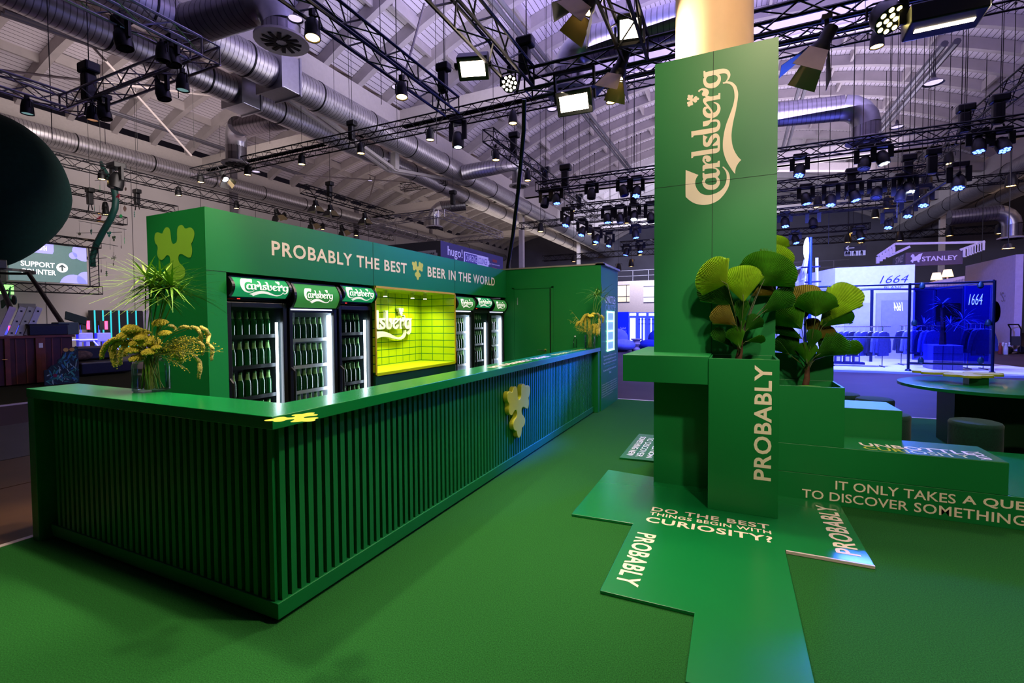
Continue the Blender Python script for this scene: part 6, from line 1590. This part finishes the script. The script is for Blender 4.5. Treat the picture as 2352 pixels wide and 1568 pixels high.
# shoe shelf
a = PY(1940, 832, 18.8)
t = thing('box_shelf', 'low shelf of small blue boxes under the clothes rail', 'shelf', (a.x, 18.8, .05))
MB().box(a.x - .5, a.x + .55, 18.8, 19.1, .05, .12).build('board', M_navy, t)
for k in range(4):
    x = a.x - .42 + .25 * k
    b = thing('gift_box', 'small blue and white box on the low shelf, %s from the palm' % ORD[k], 'box', (x, 18.9, .12))
    MB().box(x - .09, x + .09, 18.82, 19.0, .12, .34).build('carton', M_cloth[1], b); MB().box(x - .05, x + .05, 18.815, 18.82, .15, .3).build('label_print', M_white, b)
# planter with spiky plant
a, b = PY(2142, 858, 17.7), PY(2213, 800, 17.7)
zc = PY(2180, 793, 17.7).z
t = thing('tiled_planter', 'pale tiled planter cube on the blue stand', 'planter', ((a.x + b.x) / 2, 18.0, .05))
MB().box(a.x, b.x, 17.7, 18.5, .05, zc).build('box', mat('planter_tile', (150, 150, 225), .4, noise=.1, scale=20), t, bevel=.01)
g = MB()
for f in (.33, .66): g.box(a.x, b.x, 17.697, 17.7, .05 + (zc - .05) * f - .006, .05 + (zc - .05) * f + .006); g.box(a.x + (b.x - a.x) * f - .006, a.x + (b.x - a.x) * f + .006, 17.697, 17.7, .05, zc)
g.build('tile_joint', M_nblue, t)
c = Vector(((a.x + b.x) / 2, 18.1, zc))
t = thing('spiky_plant', 'blue lit spiky palm like plant in the tiled planter', 'potted plant', c)
MB().tube([c, c + Vector((0, 0, .5)), c + Vector((-.03, 0, 1.1))], [.09, .06, .04], 8).build('stem', M_trunk, t)
M_bleaf = mat('spiky_leaf', (70, 84, 150), .4, noise=.2)  # blue of the stand's light put into the leaf colour
for hub, L, n, sp in ((c + Vector((-.03, 0, 1.2)), .42, 26, 1), (c + Vector((.45, 0, .75)), .55, 34, 1), (c + Vector((-.45, 0, .6)), .55, 30, 1), (c + Vector((.1, -.2, .6)), .5, 26, 1)):
    m = MB()
    for q in range(n):
        an = random.uniform(0, 6.28); el = random.uniform(-.4, 1.1)
        d = Vector((math.cos(an) * math.cos(el), math.sin(an) * math.cos(el), math.sin(el)))
        sd = d.cross(Z_).normalized() * .014
        P = [hub + d * L * f - Z_ * (.3 * L * f * f) + sd * w_ for f, w in ((0, .5), (.4, 1), (.8, .7), (1, .1)) for w_ in (-w, w)]
        m.add(P, [(2 * s, 2 * s + 1, 2 * s + 3, 2 * s + 2) for s in range(3)])
    m.build('leaf_tuft', M_bleaf, t)
    MB().tube([c + Vector((0, 0, .3)), hub], .012, 5).build('branch', M_bleaf, t)
# mast with glowing sign and lattice, left of the white wall
YM2 = 20.0
m_ = lambda x, y: PY(x, y, YM2)
t = thing('light_mast', 'blue mast carrying a tall glowing white oval sign', 'mast', (m_(1861, 700).x, YM2, 0))
MB().tube([(m_(1861, 640).x, YM2, 0.05), m_(1861, 545)], .06, 10).build('pole', mat('mast_blue', (20, 60, 190), .4), t, smooth=True)
MB().tube([m_(1840, 614), m_(1884, 612)], .03, 8).tube([m_(1848, 648), m_(1886, 646)], .03, 8).build('cross_arm', M_pipe, t)
p = m_(1854, 572)
MB().ball(p, .42, 16, 12, (.28, .12, 1.0)).build('oval_sign', mat('mast_glow', (255, 255, 255), .4, emit=(225, 240, 255), strength=6), t, smooth=True)
t = thing('lattice_sculpture', 'blue white lattice sculpture of leaning struts beside the mast', 'sculpture', (m_(1820, 700).x, YM2 + .4, 0))
for (xa, ya, xb, yb) in ((1792, 720, 1830, 612), (1812, 720, 1850, 596), (1838, 720, 1853, 596), (1800, 660, 1850, 640), (1830, 616, 1852, 612), (1876, 720, 1876, 592)):
    MB().tube([PY(xa, ya, YM2 + .4), PY(xb, yb, YM2 + .4)], .055, 6).build('strut', M_sw, t)
a = PY(1800, 720, YM2 + .4)
MB().box(a.x - .2, a.x + 1.6, YM2 + .3, YM2 + .9, .05, a.z).build('base_block', M_sw, t)
# big slanting white wall at the frame edge
XB = 11.0
yb0, yb1 = PX(2330, 700, XB).y, PX(2217, 640, XB).y
t = thing('tall_white_wall', 'tall pale wall panel of another stand beside the dark curtain', 'stand wall', (XB, (yb0 + yb1) / 2, 0))
MB().box(XB, XB + .25, yb0, yb1, 0, PX(2330, 585, XB).z).build('panel', mat('panel_pale', (176, 160, 186), .7, noise=.05), t)
M_print = mat('panel_print', (140, 122, 120), .7)
letters("'S:", M_print, t, (XB, PX(2297, 700, XB).y, PX(2290, 694, XB).z), -Y_, Z_, None, .45, 0, lift=.01)
cc = PX(2286, 716, XB)
MB().lathe([(0, 0), (.5, 0)], 24, (XB - .008, cc.y, cc.z), (-1, 0, 0)).build('emblem_print', M_print, t)
# dark curtain with red glow
XC = 12.2
t = thing('dark_curtain', 'tall dark pleated curtain at the frame edge with a red glow', 'curtain', (XC, 20, 0))
vs, N = [], 60
for k in range(N + 1):
    y = 13 + 9 * k / N
    for z in (0.02, 5.2): vs.append((XC + .12 * math.sin(k * 1.6), y, z))
MB().add(vs, [(2 * k, 2 * k + 2, 2 * k + 3, 2 * k + 1) for k in range(N)]).build('cloth', mat('curtain_black', (22, 16, 30), .9), t, smooth=2)
p = PX(2347, 640, XC - .3)
lamp('red_curtain_lamp', 'SPOT', p + Vector((-.7, -.3, .9)), 60, (1, .05, .05), p, .05, 60)
# hand truck and bottles
q = PZ(2332, 812, 0)
t = thing('hand_truck', 'black hand truck with two wheels standing by the tall pale wall', 'hand truck', q)
k_ = (RM @ (q - EYE)).z / F_PX
rr_ = Vector(RM[0]); 
for s in (-.22, .22): MB().tube([q + rr_ * s + Z_ * .1, q + rr_ * s + Z_ * 1.05, q + rr_ * (s - .12) + Z_ * 1.25], .025, 8).build('frame_tube', M_black, t, smooth=True)
MB().tube([q + rr_ * -.34 + Z_ * 1.25, q + rr_ * .10 + Z_ * 1.25], .025, 8).build('handle', M_black, t)
MB().bar(q - rr_ * .25 + Z_ * .08, q + rr_ * .25 + Z_ * .08, .3, .03).build('toe_plate', M_black, t)
MB().bar(q - rr_ * .22 + Z_ * .55, q + rr_ * .22 + Z_ * .55, .04, .4).build('panel', mat('truck_grey', (60, 60, 64), .5), t)
for s in (-.3, .3): MB().lathe([(0, -.05), (.16, -.05), (.16, .05), (0, .05)], 18, q + rr_ * s + Z_ * .16, rr_).build('wheel', M_bplastic, t, smooth=True)
for k, (x, y, c) in enumerate(((2297, 813, (150, 60, 50)), (2303, 812, (200, 200, 205)), (2310, 814, (190, 190, 200)), (2318, 812, (200, 200, 210)))):
    p = PZ(x, y, 0)
    t = thing('plastic_bottle', '%s plastic bottle on the floor by the hand truck, %s from the pipe frame' % ('red capped' if k == 0 else 'clear', ORD[k]), 'bottle', p)
    MB().lathe([(.07, 0), (.075, .05), (.075, .28), (.03, .4), (.03, .44)], 12, p).build('body', mat('pet_%d' % k, c, .15, trans=.3), t, smooth=True); MB().lathe([(.033, .44), (.033, .48)], 10, p).build('cap', M_white if k else M_redb, t)
# hanging outdoor brand banner with slatted canopy
YS = 27.0
s_ = lambda x, y: PY(x, y, YS)
t = thing('hanging_banner', 'brown hanging box banner with a white winged animal emblem', 'banner', (s_(2145, 590).x, YS, s_(2145, 607).z))
M_brown = mat('banner_brown', (78, 60, 72), .6)
a, b = s_(2080, 606), s_(2211, 606)
zt3, zb3 = s_(2145, 577).z, s_(2145, 609).z
MB().box(a.x, b.x, YS, YS + .15, zb3, zt3).build('front_face', M_brown, t)
c_ = PY(2050, 600, YS + 2.2)
MB().add([(c_.x, c_.y, zb3), (a.x, YS, zb3), (a.x, YS, zt3), (c_.x, c_.y, zt3)], [(0, 1, 2, 3)]).build('side_face', mat('banner_slate', (70, 74, 96), .6), t)
M_bt = mat('banner_text', (206, 196, 206), .5)
letters('STANLEY', M_bt, t, (s_(2117, 600).x, YS, s_(2145, 599).z), X_, Z_, s_(2199, 600).x - s_(2117, 600).x, s_(2145, 588).z - s_(2145, 599).z, .05, lift=.02)
u = (Vector((a.x, YS, 0)) - Vector((c_.x, c_.y, 0))); Lu = u.length
letters('STANLEY', M_bt, t, Vector((c_.x, c_.y, zb3 + .25)) + u * .3, u, Z_, Lu * .6, .32, .05, lift=.02)
AN = [(0, .1), (.08, .12), (.1, 0), (.22, 0), (.24, .16), (.55, .2), (.6, 0), (.75, 0), (.74, .2), (.85, .35), (.86, .55), (1, 1), (.7, .9), (.5, .72), (.34, .62), (.3, .85), (.16, .95), (.04, .82), (0, .66), (.12, .55), (.14, .35), (.02, .25)]
p0 = s_(2091, 603)
MB().prism([(x * .42, y * .40) for x, y in AN], (p0.x, YS - .02, p0.z), X_, Z_, .01).build('emblem', M_bt, t)
cp_ = thing('slatted_canopy', 'white slatted canopy frame above the brown banner', 'canopy', (s_(2145, 560).x, YS, s_(2145, 565).z))
for (xa, ya, xb, yb) in ((2015, 588, 2056, 560), (2056, 560, 2255, 556), (2038, 590, 2090, 566), (2205, 574, 2262, 554)):
    MB().bar(s_(xa, ya), s_(xb, yb), .06, .1).build('beam_bar', M_steelw, cp_)
for k in range(8):
    f = k / 7; p = s_(2215 + 42 * f, 572 - 16 * f); MB().bar(p, p - Z_ * .35, .12).build('hanging_lamp', M_steelw, cp_)
for k in range(6):
    f = k / 5; p = s_(2016 + 36 * f, 590 - 24 * f); MB().bar(p, p - Z_ * .3, .12).build('hanging_lamp', M_steelw, cp_)
# beige booth with table lamps
YT = 26.0
u_ = lambda x, y: PY(x, y, YT)
t = thing('ribbed_booth', 'pale ribbed booth counter behind the pipe frame carrying two table lamps', 'booth', (u_(2165, 660).x, YT, 0))
a, b = u_(2122, 655), u_(2216, 633)
MB().prism([(a.x, 0), (b.x, 0), (b.x, b.z), (u_(2150, 640).x, u_(2150, 645).z), (a.x, a.z)], (0, YT, 0), X_, Z_, -.6).build('body', mat('booth_pale', (200, 176, 150), .6), t)
rb_ = MB()
for k in range(14): x = a.x + (b.x - a.x) * (k + .5) / 14; rb_.box(x - .04, x + .04, YT - .03, YT - .001, 1.9, a.z + (b.z - a.z) * k / 14 - .1)
rb_.build('rib_cladding', mat('booth_rib', (150, 130, 120), .6), t)
for x, y, e in ((2157, 633, 'lower'), (2183, 626, 'higher')):
    p = u_(x, y + 8); p.y += .3
    l = thing('table_lamp', '%s of the two lit table lamps with tapered shades on the ribbed booth' % e, 'table lamp', p)
    MB().lathe([(.1, -.35), (.03, -.3), (.03, .0)], 10, p).build('base', M_alu, l); MB().lathe([(.2, 0), (.13, .3)], 16, p, caps=False).build('lamp_shade', mat('shade_glow', (250, 225, 180), .6, emit=(255, 215, 160), strength=1.6), l, smooth=True)
# restroom sign
YQ = 33.0
z_ = lambda x, y: PY(x, y, YQ)
t = thing('restroom_sign', 'dark hanging restroom sign with an arrow and white pictograms', 'sign', z_(1963, 576))
a, b = z_(1939, 588), z_(1990, 563)
MB().box(a.x, b.x, YQ, YQ + .1, a.z, b.z).build('board', M_bplastic, t)
for x in (a.x + .2, b.x - .2): MB().tube([(x, YQ + .05, b.z), (x, YQ + .05, b.z + 3)], .02, 5).build('rod', M_black, t)
zz = lambda y: z_(1963, y).z
M_sgn = mat('sign_white', (220, 220, 228), .5, emit=(200, 200, 215), strength=.25)
for xa, xb in ((1940, 1955), (1956, 1971), (1972, 1988)): MB().box(z_(xa, 580).x, z_(xb, 580).x, YQ - .01, YQ, zz(587), zz(576)).build('pictogram_field', M_sgn, t)
pg = MB()
for x in (1944, 1950, 1963, 1979):
    p = z_(x, 583); pg.ball((p.x, YQ - .02, zz(578.2)), .05, 8, 6); pg.box(p.x - .06, p.x + .06, YQ - .02, YQ - .011, zz(583), zz(579)); pg.box(p.x - .05, p.x - .01, YQ - .02, YQ - .011, zz(586.5), zz(583)); pg.box(p.x + .01, p.x + .05, YQ - .02, YQ - .011, zz(586.5), zz(583))
pg.build('pictogram', M_bplastic, t)
p = z_(1943, 570); MB().bar((p.x, YQ - .01, p.z), (p.x + .4, YQ - .01, p.z), .02, .05).bar((p.x, YQ - .01, p.z), (p.x + .14, YQ - .01, p.z + .13), .02, .05).bar((p.x, YQ - .01, p.z), (p.x + .14, YQ - .01, p.z - .13), .02, .05).build('arrow', M_sgn, t)
p = PY(2316, 571, 24)
t = thing('flood_lamp', 'small warm floodlight glaring above the tall pale wall', 'floodlight', p)
MB().lathe([(0, .2), (.12, .18), (.2, 0)], 14, p, caps=False).build('housing', M_black, t); MB().lathe([(0, .02), (.19, .02)], 14, p).build('lens', M_wl, t); MB().tube([p + Z_ * .2, p + Z_ * 4], .015, 5).build('rod', M_black, t)
# ---------------------------------------------------------------- blue booth seen between bar and pylon
YU = 24.5
v = lambda x, y: PY(x, y, YU)
t = thing('blue_partition', 'bright blue partition with white script numerals between bar and pylon', 'partition', (v(1425, 760).x, YU, 0))
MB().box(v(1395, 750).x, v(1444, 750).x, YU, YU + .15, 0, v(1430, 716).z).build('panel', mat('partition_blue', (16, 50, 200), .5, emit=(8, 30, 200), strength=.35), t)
letters('1664', M_white, t, (v(1424, 757).x, YU, v(1430, 756).z), X_, Z_, .3, .12, 0, shear=.3, lift=.01)
letters('BLANC', M_white, t, (v(1426, 761).x, YU, v(1430, 761).z), X_, Z_, .3, .06, 0, lift=.01)
YF = 25.5
f_ = lambda x, y: PY(x, y, YF)
for k, (xa, xb) in enumerate(((1444, 1463), (1465, 1486), (1488, 1512))):
    a, b = f_(xa, 790), f_(xb, 717)
    t = thing('glass_cabinet', 'white lit glass cabinet in the blue booth, %s from the blue partition' % ORD[k], 'cabinet', ((a.x + b.x) / 2, YF, 0))
    MB().box(a.x, b.x, YF, YF + .5, 0, b.z).build('carcass', mat('cabinet_blue', (70, 90, 210), .4, emit=(70, 90, 255), strength=.5), t)
    MB().box(a.x + .05, b.x - .05, YF - .01, YF, b.z - .17, b.z - .05).build('header_light', M_cw, t)
    for j in range(4 if k == 0 else 2):
        x = a.x + .07 + (b.x - a.x - .14) * (j + .5) / (4 if k == 0 else 2)
        MB().box(x - .03, x + .03, YF - .02, YF - .001, f_(1460, 782).z if k == 0 else .4, b.z - .3).build('light_tube', mat('cabinet_tube', (240, 245, 255), .4, emit=(190, 205, 255), strength=3.5), t)
    if k:
        for j, y in enumerate((733, 743)):
            MB().box(a.x + .04, b.x - .04, YF - .06, YF - .001, f_(1475, y).z - .02, f_(1475, y).z).build('shelf', M_navy, t)
for k, (x, c, e, s) in enumerate(((1428, (120, 130, 220), 'pale violet rounded lounge chair before the blue partition', 1.0), (1492, (20, 44, 160), 'deep blue rounded lounge chair next to the pylon', .9))):
    p = PZ(x, 806, 0)
    t = thing('lounge_chair', e, 'lounge chair', p)
    m = mat('lounge_%d' % k, c, .85, noise=.1)
    MB().ball(p + Vector((0, 0, .3)), .62 * s, 18, 10, (1.1, .9, .5)).build('seat', m, t, smooth=2)
    MB().ball(p + Vector((-.3 if k == 0 else .35, .4, .62)), .5 * s, 18, 10, (1.1, .5, 1.0)).build('backrest', m, t, smooth=2)
p = PZ(1462, 806, 0)
t = thing('side_table', 'hourglass shaped pale side table between the lounge chairs', 'side table', p)
MB().lathe([(.22, 0), (.24, .1), (.14, .22), (.26, .36), (.14, .5), (.28, .58), (.28, .62)], 18, p).build('body', mat('side_table_pale', (170, 150, 160), .5), t, smooth=True)
